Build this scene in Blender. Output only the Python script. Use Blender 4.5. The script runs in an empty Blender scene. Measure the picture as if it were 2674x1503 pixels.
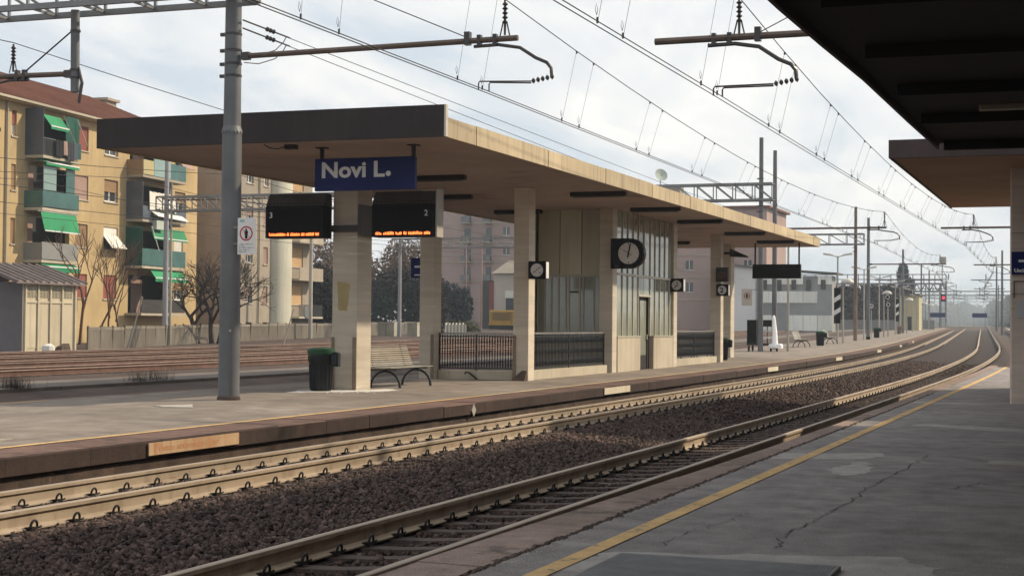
import bpy, math, random
import numpy as np
from mathutils import Vector, Matrix
R = math.radians
C = bpy.context.scene.collection
scene = bpy.context.scene
rnd = random.Random(7)

# ------------------------------------------------------------------ camera
F_PX, W_PX = 4150.0, 2674.0
TH, PITCH, ROLL, EYE = R(20.274), R(1.2925), 0.009, 1.46
fwd = Vector((math.cos(TH)*math.cos(PITCH), math.sin(TH)*math.cos(PITCH), math.sin(PITCH)))
rgt = Vector((math.sin(TH), -math.cos(TH), 0.0))
up = rgt.cross(fwd)
r2 = rgt*math.cos(ROLL) + up*math.sin(ROLL)
u2 = up*math.cos(ROLL) - rgt*math.sin(ROLL)
cd = bpy.data.cameras.new('camera')
cam = bpy.data.objects.new('camera', cd)
C.objects.link(cam)
cd.sensor_fit = 'HORIZONTAL'
cd.sensor_width = 36.0
cd.lens = F_PX/W_PX*36.0
cd.clip_start = 0.2
cd.clip_end = 6000.0
m = Matrix.Identity(4)
for i in range(3):
    m[i][0] = r2[i]; m[i][1] = u2[i]; m[i][2] = -fwd[i]
m[0][3] = 0.0; m[1][3] = 0.0; m[2][3] = EYE
cam.matrix_world = m
scene.camera = cam

# ------------------------------------------------------------------ light
SUN_EL, SUN_OFF = 37.0, 42.0            # elevation, and azimuth from -Y towards +X
se, sa = R(SUN_EL), R(SUN_OFF)
to_sun = Vector((math.cos(se)*math.sin(sa), -math.cos(se)*math.cos(sa), math.sin(se)))
world = bpy.data.worlds.new('World')
scene.world = world
world.use_nodes = True
wn = world.node_tree.nodes; wl = world.node_tree.links
wn.clear()
wo = wn.new('ShaderNodeOutputWorld')
bg = wn.new('ShaderNodeBackground'); bg.inputs['Strength'].default_value = 0.1
sky = wn.new('ShaderNodeTexSky'); sky.sky_type = 'NISHITA'; sky.sun_disc = False
sky.sun_elevation = se
sky.sun_rotation = math.atan2(to_sun.x, to_sun.y)
sky.dust_density = 3.0; sky.air_density = 1.2
tc = wn.new('ShaderNodeTexCoord')
sep = wn.new('ShaderNodeSeparateXYZ'); wl.new(tc.outputs['Generated'], sep.inputs[0])
zc = wn.new('ShaderNodeMath'); zc.operation = 'MAXIMUM'; zc.inputs[1].default_value = 0.0
wl.new(sep.outputs['Z'], zc.inputs[0])
za = wn.new('ShaderNodeMath'); za.operation = 'ADD'; za.inputs[1].default_value = 0.16
wl.new(zc.outputs[0], za.inputs[0])
dv = wn.new('ShaderNodeVectorMath'); dv.operation = 'DIVIDE'
cmb = wn.new('ShaderNodeCombineXYZ')
for k in range(3): wl.new(za.outputs[0], cmb.inputs[k])
wl.new(tc.outputs['Generated'], dv.inputs[0]); wl.new(cmb.outputs[0], dv.inputs[1])
n1 = wn.new('ShaderNodeTexNoise'); n1.inputs['Scale'].default_value = 1.5
n1.inputs['Detail'].default_value = 7.0; n1.inputs['Roughness'].default_value = 0.55
n1.inputs['Distortion'].default_value = 0.4
mp = wn.new('ShaderNodeMapping'); mp.inputs['Scale'].default_value = (0.9, 1.8, 1.0)
mp.inputs['Location'].default_value = (3.1, 0.4, 0.0)
mp.inputs['Rotation'].default_value = (0, 0, R(-50))
wl.new(dv.outputs[0], mp.inputs[0]); wl.new(mp.outputs[0], n1.inputs['Vector'])
cr = wn.new('ShaderNodeValToRGB')
cr.color_ramp.elements[0].position = 0.35; cr.color_ramp.elements[0].color = (6.5, 7.25, 8.0, 1)
cr.color_ramp.elements[1].position = 0.64; cr.color_ramp.elements[1].color = (10.3, 10.1, 9.7, 1)
e_ = cr.color_ramp.elements.new(0.50); e_.color = (8.7, 8.85, 8.95, 1)
wl.new(n1.outputs['Fac'], cr.inputs[0])
mx = wn.new('ShaderNodeMix'); mx.data_type = 'RGBA'; mx.inputs[0].default_value = 0.95
wl.new(sky.outputs[0], mx.inputs[6]); wl.new(cr.outputs[0], mx.inputs[7])
wl.new(mx.outputs[2], bg.inputs['Color']); wl.new(bg.outputs[0], wo.inputs['Surface'])

sd = bpy.data.lights.new('sun', 'SUN')
sun = bpy.data.objects.new('sun', sd); C.objects.link(sun)
sd.energy = 4.6; sd.angle = R(1.5); sd.color = (1.0, 0.84, 0.62)
sun.rotation_euler = to_sun.to_track_quat('Z', 'Y').to_euler()
scene.view_settings.view_transform = 'Standard'
scene.view_settings.look = 'None'
scene.view_settings.gamma = 1.0
scene.view_settings.exposure = 0.12
scene.view_settings.use_curve_mapping = False
scene.render.engine = 'CYCLES'

# ------------------------------------------------------------------ mesh helpers
class MB:
    def __init__(s): s.v = []; s.f = []
    def add(s, vs, fs):
        o = len(s.v); s.v += [tuple(p) for p in vs]; s.f += [tuple(i+o for i in q) for q in fs]
        return s
    def box(s, x0, x1, y0, y1, z0, z1):
        return s.add([(x0,y0,z0),(x1,y0,z0),(x1,y1,z0),(x0,y1,z0),(x0,y0,z1),(x1,y0,z1),(x1,y1,z1),(x0,y1,z1)],
              [(3,2,1,0),(4,5,6,7),(0,1,5,4),(1,2,6,5),(2,3,7,6),(3,0,4,7)])
    def bevbox(s, x0, x1, y0, y1, z0, z1, b):
        # box with bevelled upper edges and vertical corners
        def ring(i, z): return [(x0+i+b,y0+i,z),(x1-i-b,y0+i,z),(x1-i,y0+i+b,z),(x1-i,y1-i-b,z),(x1-i-b,y1-i,z),(x0+i+b,y1-i,z),(x0+i,y1-i-b,z),(x0+i,y0+i+b,z)]
        vs = ring(0,z0)+ring(0,z1-b)+ring(b,z1)
        fs = [tuple(range(7,-1,-1))]
        for k in (0,8):
            for i in range(8): fs.append((k+i, k+(i+1)%8, k+8+(i+1)%8, k+8+i))
        fs.append(tuple(range(16,24)))
        return s.add(vs, fs)
    def hexa(s, p):      # 8 points, bottom ring then top ring
        return s.add(p, [(3,2,1,0),(4,5,6,7),(0,1,5,4),(1,2,6,5),(2,3,7,6),(3,0,4,7)])
    def quad(s, a, b, c, d): return s.add([a,b,c,d], [(0,1,2,3)])
    def tube(s, pts, r, n=6, cap=True):
        pts = [Vector(p) for p in pts]; k = len(pts)
        rs = r if isinstance(r, (list, tuple)) else [r]*k
        vs = []; pu = None
        for i, p in enumerate(pts):
            t = (pts[min(i+1,k-1)]-pts[max(i-1,0)])
            t = t.normalized() if t.length > 1e-9 else Vector((0,0,1))
            if pu is None:
                a = Vector((0,0,1)) if abs(t.z) < 0.9 else Vector((1,0,0))
                pu = (a - t*a.dot(t)).normalized()
            else:
                q = pu - t*pu.dot(t)
                if q.length < 1e-6: q = Vector((1,0,0)) - t*t.x
                pu = q.normalized()
            w = t.cross(pu)
            for j in range(n):
                a = 2*math.pi*j/n
                vs.append(p + (pu*math.cos(a)+w*math.sin(a))*rs[i])
        fs = []
        for i in range(k-1):
            for j in range(n):
                fs.append((i*n+j, i*n+(j+1)%n, (i+1)*n+(j+1)%n, (i+1)*n+j))
        if cap:
            fs.append(tuple(range(n-1,-1,-1))); fs.append(tuple((k-1)*n+j for j in range(n)))
        return s.add(vs, fs)
    def lathe(s, prof, c=(0,0,0), n=14):   # prof: (r,z)
        vs = []; fs = []
        for r_, z in prof:
            for j in range(n):
                a = 2*math.pi*j/n; vs.append((c[0]+r_*math.cos(a), c[1]+r_*math.sin(a), c[2]+z))
        for i in range(len(prof)-1):
            for j in range(n): fs.append((i*n+j, i*n+(j+1)%n, (i+1)*n+(j+1)%n, (i+1)*n+j))
        fs.append(tuple(range(n-1,-1,-1))); fs.append(tuple((len(prof)-1)*n+j for j in range(n)))
        return s.add(vs, fs)
    def bar(s, a, b, w, h=None):           # square bar between two points
        a = Vector(a); b = Vector(b); t = (b-a).normalized(); h = h or w
        q = Vector((0,0,1)) if abs(t.z) < 0.95 else Vector((1,0,0))
        e = t.cross(q).normalized(); f = e.cross(t)
        e *= w/2; f *= h/2
        return s.hexa([a-e-f,a+e-f,a+e+f,a-e+f,b-e-f,b+e-f,b+e+f,b-e+f])
    def extrude(s, poly, axis, d0, d1):    # poly of 2D points; axis 'x': poly=(y,z), 'y': poly=(x,z), 'z': (x,y)
        f = {'x': lambda p,d: (d,p[0],p[1]), 'y': lambda p,d: (p[0],d,p[1]), 'z': lambda p,d: (p[0],p[1],d)}[axis]
        n = len(poly)
        vs = [f(p,d0) for p in poly]+[f(p,d1) for p in poly]
        fs = [tuple(range(n-1,-1,-1)), tuple(range(n,2*n))]
        for i in range(n): fs.append((i,(i+1)%n,n+(i+1)%n,n+i))
        return s.add(vs, fs)
    def mesh(s, name, mat, smooth=False):
        me = bpy.data.meshes.new(name)
        me.from_pydata(s.v, [], s.f); me.update()
        if mat: me.materials.append(mat)
        if smooth:
            me.polygons.foreach_set('use_smooth', [True]*len(me.polygons))
            try: me.set_sharp_from_angle(angle=R(40))
            except Exception: pass
        return me
    def build(s, name, mat, parent=None, smooth=False, fix=True):
        me = s.mesh(name, mat, smooth)
        if fix:
            import bmesh
            bm = bmesh.new(); bm.from_mesh(me); bmesh.ops.recalc_face_normals(bm, faces=bm.faces); bm.to_mesh(me); bm.free()
        return link(name, me, parent)
def wmat(o):
    return o.matrix_basis.copy() if o.parent is None else wmat(o.parent) @ o.matrix_parent_inverse @ o.matrix_basis
def link(name, me, parent=None):
    o = bpy.data.objects.new(name, me); C.objects.link(o)
    if parent is not None:
        o.parent = parent
        o.matrix_parent_inverse = wmat(parent).inverted()   # children are modelled in world coordinates
    return o
def tag(o, label=None, cat=None, group=None, kind=None):
    if label: o['label'] = label
    if cat: o['category'] = cat
    if group: o['group'] = group
    if kind: o['kind'] = kind
    return o
def thing(name, loc, label, cat, group=None, kind=None):
    o = bpy.data.objects.new(name, None); C.objects.link(o); o.location = loc; o.empty_display_size = 0.2
    o.matrix_basis = Matrix.Translation(loc)
    return tag(o, label, cat, group, kind)
def dup(root, loc, rotz, label):
    r = root.copy(); C.objects.link(r); r.location = loc; r.rotation_euler = (0,0,rotz); r['label'] = label
    for ch in list(root.children):
        c = ch.copy(); C.objects.link(c); c.parent = r; c.matrix_parent_inverse = ch.matrix_parent_inverse
        for g_ in ch.children:
            d = g_.copy(); C.objects.link(d); d.parent = c; d.matrix_parent_inverse = g_.matrix_parent_inverse
    return r
def piece(name, me, parent, M):
    o = bpy.data.objects.new(name, me); C.objects.link(o); o.parent = parent
    o.matrix_parent_inverse = wmat(parent).inverted()
    o.matrix_basis = M
    return o
def text(name, s, size, mat, parent, M, bold=0.0, depth=0.004, align='LEFT', spacing=1.0, sx=1.0):
    cu = bpy.data.curves.new('lettering', 'FONT'); cu.body = s; cu.size = size; cu.extrude = depth
    cu.offset = bold; cu.align_x = align; cu.space_character = spacing; cu.resolution_u = 3
    t = bpy.data.objects.new('tmp', cu); C.objects.link(t)
    dg = bpy.context.evaluated_depsgraph_get()
    me = bpy.data.meshes.new_from_object(t.evaluated_get(dg))
    bpy.data.objects.remove(t); bpy.data.curves.remove(cu)
    me.materials.clear(); me.materials.append(mat)
    if sx != 1.0:
        for v in me.vertices: v.co.x *= sx
    return piece(name, me, parent, M)
def face_mx(loc):   # local x -> world -Y, local y -> world Z, local z (front) -> world -X  : writing that faces -X
    return Matrix(((0,0,-1,loc[0]),(-1,0,0,loc[1]),(0,1,0,loc[2]),(0,0,0,1)))
def face_my(loc):   # writing that faces -Y (local x -> +X)
    return Matrix(((1,0,0,loc[0]),(0,0,-1,loc[1]),(0,1,0,loc[2]),(0,0,0,1)))

# ------------------------------------------------------------------ the lie of the land
def g(x):                      # the line climbs gently beyond the canopies
    if x < 25: return 0.0
    if x < 90: return 0.006*(x-25)**2/130.0
    return 0.006*32.5 + 0.006*(x-90)
def off(x):                    # the tracks bend to the left, then run straight
    if x < 47.6: return 0.0
    if x < 121: return (x-47.6)**2*0.00045
    return 2.4245 + (x-121)*0.06606
def hd(x):
    if x < 47.6: return 0.0
    return math.atan(min(x-47.6, 73.4)*0.0009)
def xs(a, b):
    out = [a]; x = a
    while x < b:
        x += 1.0 if x < 47 else (2.0 if x < 130 else (10.0 if x < 300 else 40.0))
        out.append(min(x, b))
    return out
def strip(mb, a, b, prof, closed=False, wob=0.0, zf=None):
    """sweep (y, z) points along the line"""
    X = xs(a, b); n = len(prof); vs = []; fs = []
    for x in X:
        for (y, z) in prof: vs.append((x, y+off(x), z+g(x)))
    for i in range(len(X)-1):
        for j in range(n if closed else n-1):
            fs.append((i*n+j, (i+1)*n+j, (i+1)*n+(j+1)%n, i*n+(j+1)%n))
    if closed:
        fs.append(tuple(range(n))); fs.append(tuple((len(X)-1)*n+j for j in range(n-1,-1,-1)))
    return mb.add(vs, fs)

# ------------------------------------------------------------------ materials
def sh(nt, kind, **kw):
    n = nt.nodes.new(kind)
    for k, v in kw.items():
        if k in n.inputs: n.inputs[k].default_value = v
        else: setattr(n, k, v)
    return n
def lin(c): return tuple((x/12.92 if x <= 0.04045 else ((x+0.055)/1.055)**2.4) for x in c)
MATS = {}
def mat(name, c1, c2=None, scale=3.0, rough=0.8, bump=0.0, bscale=None, metal=0.0, spec=0.3, streak=None, detail=5.0,
        c3=None, s3=0.6, t3=0.6, aniso=(1,1,1), emit=None, speck=0.0, tone=None):
    """base colour = noise mix of c1/c2 (linear), optional blotches of c3 where a second noise exceeds t3, streak = vertical runs"""
    if name in MATS: return MATS[name]
    ma = bpy.data.materials.new(name); ma.use_nodes = True; nt = ma.node_tree
    b = nt.nodes['Principled BSDF']
    b.inputs['Roughness'].default_value = rough; b.inputs['Metallic'].default_value = metal
    b.inputs['Specular IOR Level'].default_value = spec
    L = nt.links
    c2 = c2 or tuple(x*0.75 for x in c1)
    geo = sh(nt, 'ShaderNodeNewGeometry')
    oi = sh(nt, 'ShaderNodeObjectInfo')
    mpn = sh(nt, 'ShaderNodeMapping'); mpn.inputs['Scale'].default_value = aniso
    L.new(geo.outputs['Position'], mpn.inputs[0])
    no = sh(nt, 'ShaderNodeTexNoise', Scale=scale, Detail=detail, Roughness=0.62)
    L.new(mpn.outputs[0], no.inputs['Vector'])
    rp = sh(nt, 'ShaderNodeValToRGB')
    rp.color_ramp.elements[0].position = 0.32; rp.color_ramp.elements[1].position = 0.68
    rp.color_ramp.elements[0].color = (*c1, 1); rp.color_ramp.elements[1].color = (*c2, 1)
    L.new(no.outputs['Fac'], rp.inputs[0]); col = rp.outputs[0]
    # slow tone drift so nothing is flat
    big = sh(nt, 'ShaderNodeTexNoise', Scale=scale*0.13+0.05, Detail=2.0)
    L.new(geo.outputs['Position'], big.inputs['Vector'])
    mr = sh(nt, 'ShaderNodeMapRange'); mr.inputs[1].default_value = 0.3; mr.inputs[2].default_value = 0.7
    mr.inputs[3].default_value = 0.86; mr.inputs[4].default_value = 1.14
    L.new(big.outputs['Fac'], mr.inputs[0])
    mul = sh(nt, 'ShaderNodeMix'); mul.data_type = 'RGBA'; mul.blend_type = 'MULTIPLY'; mul.inputs[0].default_value = 1.0
    L.new(col, mul.inputs[6]); L.new(mr.outputs[0], mul.inputs[7]); col = mul.outputs[2]
    orr = sh(nt, 'ShaderNodeMapRange'); orr.inputs[3].default_value = 0.9; orr.inputs[4].default_value = 1.1
    L.new(oi.outputs['Random'], orr.inputs[0])
    mul2 = sh(nt, 'ShaderNodeMix'); mul2.data_type = 'RGBA'; mul2.blend_type = 'MULTIPLY'; mul2.inputs[0].default_value = 1.0
    L.new(col, mul2.inputs[6]); L.new(orr.outputs[0], mul2.inputs[7]); col = mul2.outputs[2]
    if speck:
        sp = sh(nt, 'ShaderNodeTexNoise', Scale=75.0, Detail=3.0, Roughness=0.8); L.new(geo.outputs['Position'], sp.inputs['Vector'])
        sr = sh(nt, 'ShaderNodeMapRange'); sr.inputs[1].default_value = 0.32; sr.inputs[2].default_value = 0.7
        sr.inputs[3].default_value = 1-speck; sr.inputs[4].default_value = 1+speck*1.6
        L.new(sp.outputs['Fac'], sr.inputs[0])
        m5 = sh(nt, 'ShaderNodeMix'); m5.data_type = 'RGBA'; m5.blend_type = 'MULTIPLY'; m5.inputs[0].default_value = 1.0
        L.new(col, m5.inputs[6]); L.new(sr.outputs[0], m5.inputs[7]); col = m5.outputs[2]
    if tone:
        at = sh(nt, 'ShaderNodeAttribute'); at.attribute_name = 'tone'
        tr_ = sh(nt, 'ShaderNodeMapRange'); tr_.inputs[3].default_value = tone[0]; tr_.inputs[4].default_value = tone[1]
        L.new(at.outputs['Fac'], tr_.inputs[0])
        m6 = sh(nt, 'ShaderNodeMix'); m6.data_type = 'RGBA'; m6.blend_type = 'MULTIPLY'; m6.inputs[0].default_value = 1.0
        L.new(col, m6.inputs[6]); L.new(tr_.outputs[0], m6.inputs[7]); col = m6.outputs[2]
    if streak:
        ms = sh(nt, 'ShaderNodeMapping'); ms.inputs['Scale'].default_value = (6.0, 6.0, 0.35)
        L.new(geo.outputs['Position'], ms.inputs[0])
        ns = sh(nt, 'ShaderNodeTexNoise', Scale=1.0, Detail=4.0); L.new(ms.outputs[0], ns.inputs['Vector'])
        rs = sh(nt, 'ShaderNodeMapRange'); rs.inputs[1].default_value = 0.5; rs.inputs[2].default_value = 0.72
        rs.inputs[3].default_value = 0.0; rs.inputs[4].default_value = streak[1]
        L.new(ns.outputs['Fac'], rs.inputs[0])
        mm = sh(nt, 'ShaderNodeMix'); mm.data_type = 'RGBA'; mm.inputs[7].default_value = (*streak[0], 1)
        L.new(rs.outputs[0], mm.inputs[0]); L.new(col, mm.inputs[6]); col = mm.outputs[2]
    if c3:
        n3 = sh(nt, 'ShaderNodeTexNoise', Scale=s3, Detail=6.0, Roughness=0.7)
        L.new(mpn.outputs[0], n3.inputs['Vector'])
        r3 = sh(nt, 'ShaderNodeMapRange'); r3.inputs[1].default_value = t3; r3.inputs[2].default_value = t3+0.08
        L.new(n3.outputs['Fac'], r3.inputs[0])
        m3 = sh(nt, 'ShaderNodeMix'); m3.data_type = 'RGBA'; m3.inputs[7].default_value = (*c3, 1)
        L.new(r3.outputs[0], m3.inputs[0]); L.new(col, m3.inputs[6]); col = m3.outputs[2]
    L.new(col, b.inputs['Base Color'])
    if bump:
        nb = sh(nt, 'ShaderNodeTexNoise', Scale=bscale or scale*4, Detail=6.0, Roughness=0.7)
        L.new(mpn.outputs[0], nb.inputs['Vector'])
        bp = sh(nt, 'ShaderNodeBump', Strength=bump, Distance=0.02)
        L.new(nb.outputs['Fac'], bp.inputs['Height']); L.new(bp.outputs[0], b.inputs['Normal'])
    if emit:
        b.inputs['Emission Color'].default_value = (*emit[0], 1); b.inputs['Emission Strength'].default_value = emit[1]
    MATS[name] = ma
    return ma
M = {}
M['asphalt_far'] = mat('asphalt_island', (0.225,0.192,0.162), (0.135,0.112,0.096), 1.6, 0.9, 0.4, 60, c3=(0.27,0.238,0.21), s3=0.5, t3=0.60, speck=0.22)
M['asphalt'] = mat('asphalt_near', (0.255,0.232,0.226), (0.150,0.137,0.136), 2.6, 0.88, 0.7, 70, c3=(0.33,0.305,0.292), s3=0.7, t3=0.60, spec=0.3, speck=0.38)
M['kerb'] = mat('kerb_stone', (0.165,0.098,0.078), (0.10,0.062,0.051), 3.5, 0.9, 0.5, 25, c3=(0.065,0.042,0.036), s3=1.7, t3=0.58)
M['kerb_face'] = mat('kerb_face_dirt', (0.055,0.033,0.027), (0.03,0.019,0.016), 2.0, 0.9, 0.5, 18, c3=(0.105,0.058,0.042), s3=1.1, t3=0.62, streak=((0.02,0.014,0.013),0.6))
M['kerb_near'] = mat('kerb_stone_near', (0.27,0.20,0.17), (0.18,0.13,0.11), 5.0, 0.92, 0.5, 60, c3=(0.115,0.088,0.077), s3=1.2, t3=0.58, speck=0.3)
M['kerb_base'] = mat('kerb_base', (0.10,0.068,0.052), (0.045,0.032,0.027), 3.0, 0.95, 0.8, 14, c3=(0.17,0.12,0.085), s3=1.5, t3=0.62)
M['ground'] = mat('yard_ground', (0.085,0.057,0.045), (0.042,0.029,0.025), 1.2, 0.95, 0.8, 12, c3=(0.13,0.10,0.075), s3=0.35, t3=0.62)
M['ballast'] = mat('ballast_bed', (0.042,0.028,0.024), (0.016,0.011,0.0095), 22.0, 0.95, 1.0, 30)
M['stone'] = mat('ballast_stone', (0.118,0.078,0.066), (0.052,0.034,0.029), 11.0, 0.85, 0.3, 40, c3=(0.20,0.15,0.125), s3=7.0, t3=0.71, tone=(0.22,1.8))
M['rail_web'] = mat('rail_web', (0.39,0.315,0.235), (0.285,0.222,0.16), 2.0, 0.75, 0.2, 30, c3=(0.20,0.135,0.09), s3=1.6, t3=0.60, aniso=(0.5,1,3), streak=((0.14,0.095,0.07),0.45))
M['rail_head'] = mat('rail_head', (0.36,0.295,0.235), (0.27,0.215,0.165), 6.0, 0.6, 0.0, metal=0.08, spec=0.25, aniso=(0.15,4,4))
M['rust'] = mat('rusty_rail', (0.135,0.075,0.055), (0.075,0.042,0.032), 3.0, 0.7, 0.3, 30)
M['clip'] = mat('dark_iron', (0.022,0.020,0.020), (0.012,0.011,0.011), 8.0, 0.55, 0.2, 40, metal=0.3)
M['sleeper'] = mat('sleeper_concrete', (0.10,0.074,0.062), (0.055,0.04,0.034), 4.0, 0.9, 0.4, 30)
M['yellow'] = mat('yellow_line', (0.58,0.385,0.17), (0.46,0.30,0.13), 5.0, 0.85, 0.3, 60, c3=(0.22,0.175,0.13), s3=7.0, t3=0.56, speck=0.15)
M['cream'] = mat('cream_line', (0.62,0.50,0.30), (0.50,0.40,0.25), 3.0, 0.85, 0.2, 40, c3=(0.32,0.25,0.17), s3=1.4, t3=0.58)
M['travertine'] = mat('travertine', (0.62,0.555,0.455), (0.49,0.43,0.35), 2.2, 0.75, 0.15, 18, aniso=(0.25,0.25,3.2), c3=(0.67,0.60,0.49), s3=1.1, t3=0.58)
M['plaster'] = mat('cream_plaster', (0.52,0.465,0.365), (0.46,0.405,0.31), 1.6, 0.85, 0.1, 20, streak=((0.25,0.21,0.16), 0.35))
M['fascia'] = mat('canopy_edge_cream', (0.55,0.45,0.295), (0.46,0.37,0.24), 1.3, 0.65, 0.1, 10, streak=((0.20,0.145,0.095), 0.6), c3=(0.40,0.31,0.19), s3=0.8, t3=0.6)
M['fascia_dark'] = mat('canopy_edge_brown', (0.037,0.030,0.030), (0.026,0.021,0.022), 1.2, 0.7, 0.15, 20, streak=((0.05,0.042,0.04), 0.4))
M['soffit'] = mat('canopy_soffit', (0.40,0.31,0.265), (0.32,0.245,0.21), 0.7, 0.9, 0.1, 12, c3=(0.24,0.175,0.15), s3=0.35, t3=0.60)
M['roofing'] = mat('canopy_roofing', (0.12,0.11,0.10), (0.08,0.075,0.07), 1.0, 0.9)
M['fixture'] = mat('lamp_fixture', (0.03,0.023,0.022), (0.02,0.016,0.015), 4.0, 0.6)
M['pole'] = mat('grey_mast', (0.165,0.172,0.18), (0.125,0.13,0.138), 1.4, 0.55, 0.12, 25, metal=0.2, streak=((0.09,0.085,0.085), 0.5))
M['pole_brown'] = mat('rusty_mast', (0.22,0.17,0.135), (0.15,0.105,0.08), 1.2, 0.7, 0.1, 20, streak=((0.12,0.065,0.04), 0.6))
M['post'] = mat('pale_post', (0.40,0.375,0.33), (0.32,0.30,0.265), 1.5, 0.6, 0.05, streak=((0.2,0.17,0.14), 0.4))
M['steel'] = mat('lattice_steel', (0.24,0.245,0.25), (0.18,0.183,0.19), 2.0, 0.5, 0.0, metal=0.3)
M['arm'] = mat('cantilever_tube', (0.17,0.125,0.10), (0.10,0.078,0.068), 3.0, 0.55, 0.1, 30, metal=0.3, c3=(0.22,0.10,0.06), s3=1.2, t3=0.6)
M['insul'] = mat('insulator', (0.035,0.026,0.025), (0.02,0.016,0.016), 6.0, 0.3, spec=0.5)
M['wire'] = mat('wire', (0.05,0.046,0.045), (0.035,0.032,0.031), 8.0, 0.6, metal=0.4)
M['blue'] = mat('sign_blue', (0.014,0.022,0.115), (0.011,0.018,0.095), 1.5, 0.5, spec=0.12)
M['white'] = mat('sign_white', (0.72,0.72,0.72), (0.66,0.66,0.66), 2.0, 0.5)
M['black'] = mat('black_panel', (0.011,0.0095,0.010), (0.008,0.007,0.008), 3.0, 0.5, spec=0.15)
M['screen'] = mat('screen_glass', (0.010,0.009,0.010), (0.007,0.007,0.008), 3.0, 0.5, spec=0.08)
M['led'] = mat('led_text', (0.6,0.12,0.03), (0.6,0.12,0.03), 3.0, 0.5, emit=((1.0,0.20,0.045), 2.6))
M['housing'] = mat('board_housing', (0.075,0.07,0.066), (0.052,0.048,0.046), 2.0, 0.6, spec=0.2)
M['red'] = mat('sign_red', (0.45,0.03,0.035), (0.40,0.026,0.03), 3.0, 0.5)
M['bin_green'] = mat('bin_green_lid', (0.014,0.072,0.028), (0.010,0.05,0.02), 3.0, 0.45, spec=0.35)
M['bin'] = mat('bin_body', (0.010,0.013,0.016), (0.007,0.009,0.011), 4.0, 0.4, spec=0.35)
M['bench_slat'] = mat('bench_slat', (0.40,0.375,0.30), (0.29,0.27,0.215), 3.0, 0.35, metal=0.1, spec=0.5)
M['iron'] = mat('black_iron', (0.016,0.017,0.019), (0.011,0.012,0.014), 5.0, 0.4, metal=0.2, spec=0.5)
M['glass'] = mat('window_glass', (0.35,0.365,0.29), (0.22,0.235,0.19), 0.7, 0.06, spec=0.9)  # opaque panes, pale tone of the reflected sky mixed into the colour
M['panel_green'] = mat('pale_green_panel', (0.56,0.53,0.385), (0.48,0.455,0.33), 0.8, 0.6, streak=((0.33,0.30,0.2),0.35))
M['frame'] = mat('window_frame', (0.50,0.47,0.39), (0.42,0.39,0.32), 3.0, 0.5)
M['powder'] = mat('spilt_lime', (0.72,0.70,0.68), (0.55,0.53,0.5), 4.0, 0.95, 0.4, 50)
M['cover'] = mat('concrete_cover', (0.40,0.37,0.33), (0.32,0.295,0.26), 4.0, 0.9, 0.2, 40)
M['patch'] = mat('concrete_patch', (0.40,0.38,0.36), (0.28,0.266,0.253), 3.0, 0.9, 0.3, 50, speck=0.2)
M['grate'] = mat('iron_grate', (0.185,0.185,0.188), (0.125,0.127,0.13), 6.0, 0.6, 0.3, 50, metal=0.0)
M['unlit_dark'] = mat('near_canopy_dark', (0.016,0.014,0.014), (0.010,0.009,0.009), 1.0, 0.8)  # near-black because the underside is unlit: its shade is in the colour
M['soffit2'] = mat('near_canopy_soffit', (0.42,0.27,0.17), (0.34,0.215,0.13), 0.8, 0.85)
# ================================================================== SETTING
# ground sheet reaching the horizon, following the climb of the line
mb = MB()
GX = [-300,-60,-10,10,25,40,60,90,130,200,300,450,700,1200,2400]
GY = [-900,-300,-60,-8,3.0,11.5,18,24,30,40,48,60,90,140,300,900]
for x in GX:
    for y in GY: mb.v.append((x, y, g(x)-0.62 if y < 23 else g(x)-0.13))
for i in range(len(GX)-1):
    for j in range(len(GY)-1):
        a = i*len(GY)+j; mb.f.append((a, a+len(GY), a+len(GY)+1, a+1))
ground = mb.build('ground', M['ground']); tag(ground, kind='structure')

# island platform : paved top, kerb stones, dark base wall
mb = MB()
strip(mb, -12, 292, [(11.62,-0.004),(14.0,0.02),(15.0,0.022),(17.6,0.0),(18.0,-0.002)])
island = mb.build('island_platform', M['asphalt_far']); tag(island, kind='structure')
mb = MB(); strip(mb, -12, 292, [(10.91,-0.72),(10.90,-0.24),(10.93,-0.205),(11.7,-0.205)])
mb.build('base_wall', M['kerb_base'], island)
mb = MB(); strip(mb, -12, 292, [(18.0,-0.01),(18.42,-0.014),(18.42,-0.2),(18.38,-0.2),(18.36,-0.9)])
mb.build('rear_kerb', M['kerb'], island)
mb = MB()
for y in (11.0,18.4):
    pass
mb.box(291.5,292.3,11.1+off(292),18.4+off(292),g(292)-0.9,g(292)-0.02); mb.build('end_wall', M['kerb_base'], island)
# kerb stones one by one
x = 8.0; k = 0
rk = random.Random(3)
while x < 120:
    L_ = 1.5 + rk.uniform(-.04, .04)
    xa, xb = x+0.006, x+L_-0.006
    dz = rk.uniform(-.006,.006); dy = rk.uniform(-.008,.008)
    mb = MB(); b = 0.018
    za = g(xa); zb = g(xb); oa = off(xa); ob = off(xb)
    y0 = 10.83+dy
    ring = lambda x_, o_, z_: [(x_,y0+o_,z_-0.205),(x_,y0+o_,z_-b),(x_,y0+o_+b,z_+dz),(x_,11.615+o_,z_+dz*0.5),(x_,11.615+o_,z_-0.205)]
    mb.add(ring(xa,oa,za)+ring(xb,ob,zb), [(0,1,2,3,4),(9,8,7,6,5)]+[(i,(i+1)%5+0,5+(i+1)%5,5+i) for i in range(5)])
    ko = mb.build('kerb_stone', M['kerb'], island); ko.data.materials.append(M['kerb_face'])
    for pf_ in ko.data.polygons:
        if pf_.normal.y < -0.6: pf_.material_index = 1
    x += L_; k += 1
mb = MB(); strip(mb, 120, 292, [(10.83,-0.21),(10.83,-0.01),(10.85,0.0),(11.615,0.0)]); mb.build('far_kerb', M['kerb'], island)
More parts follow.
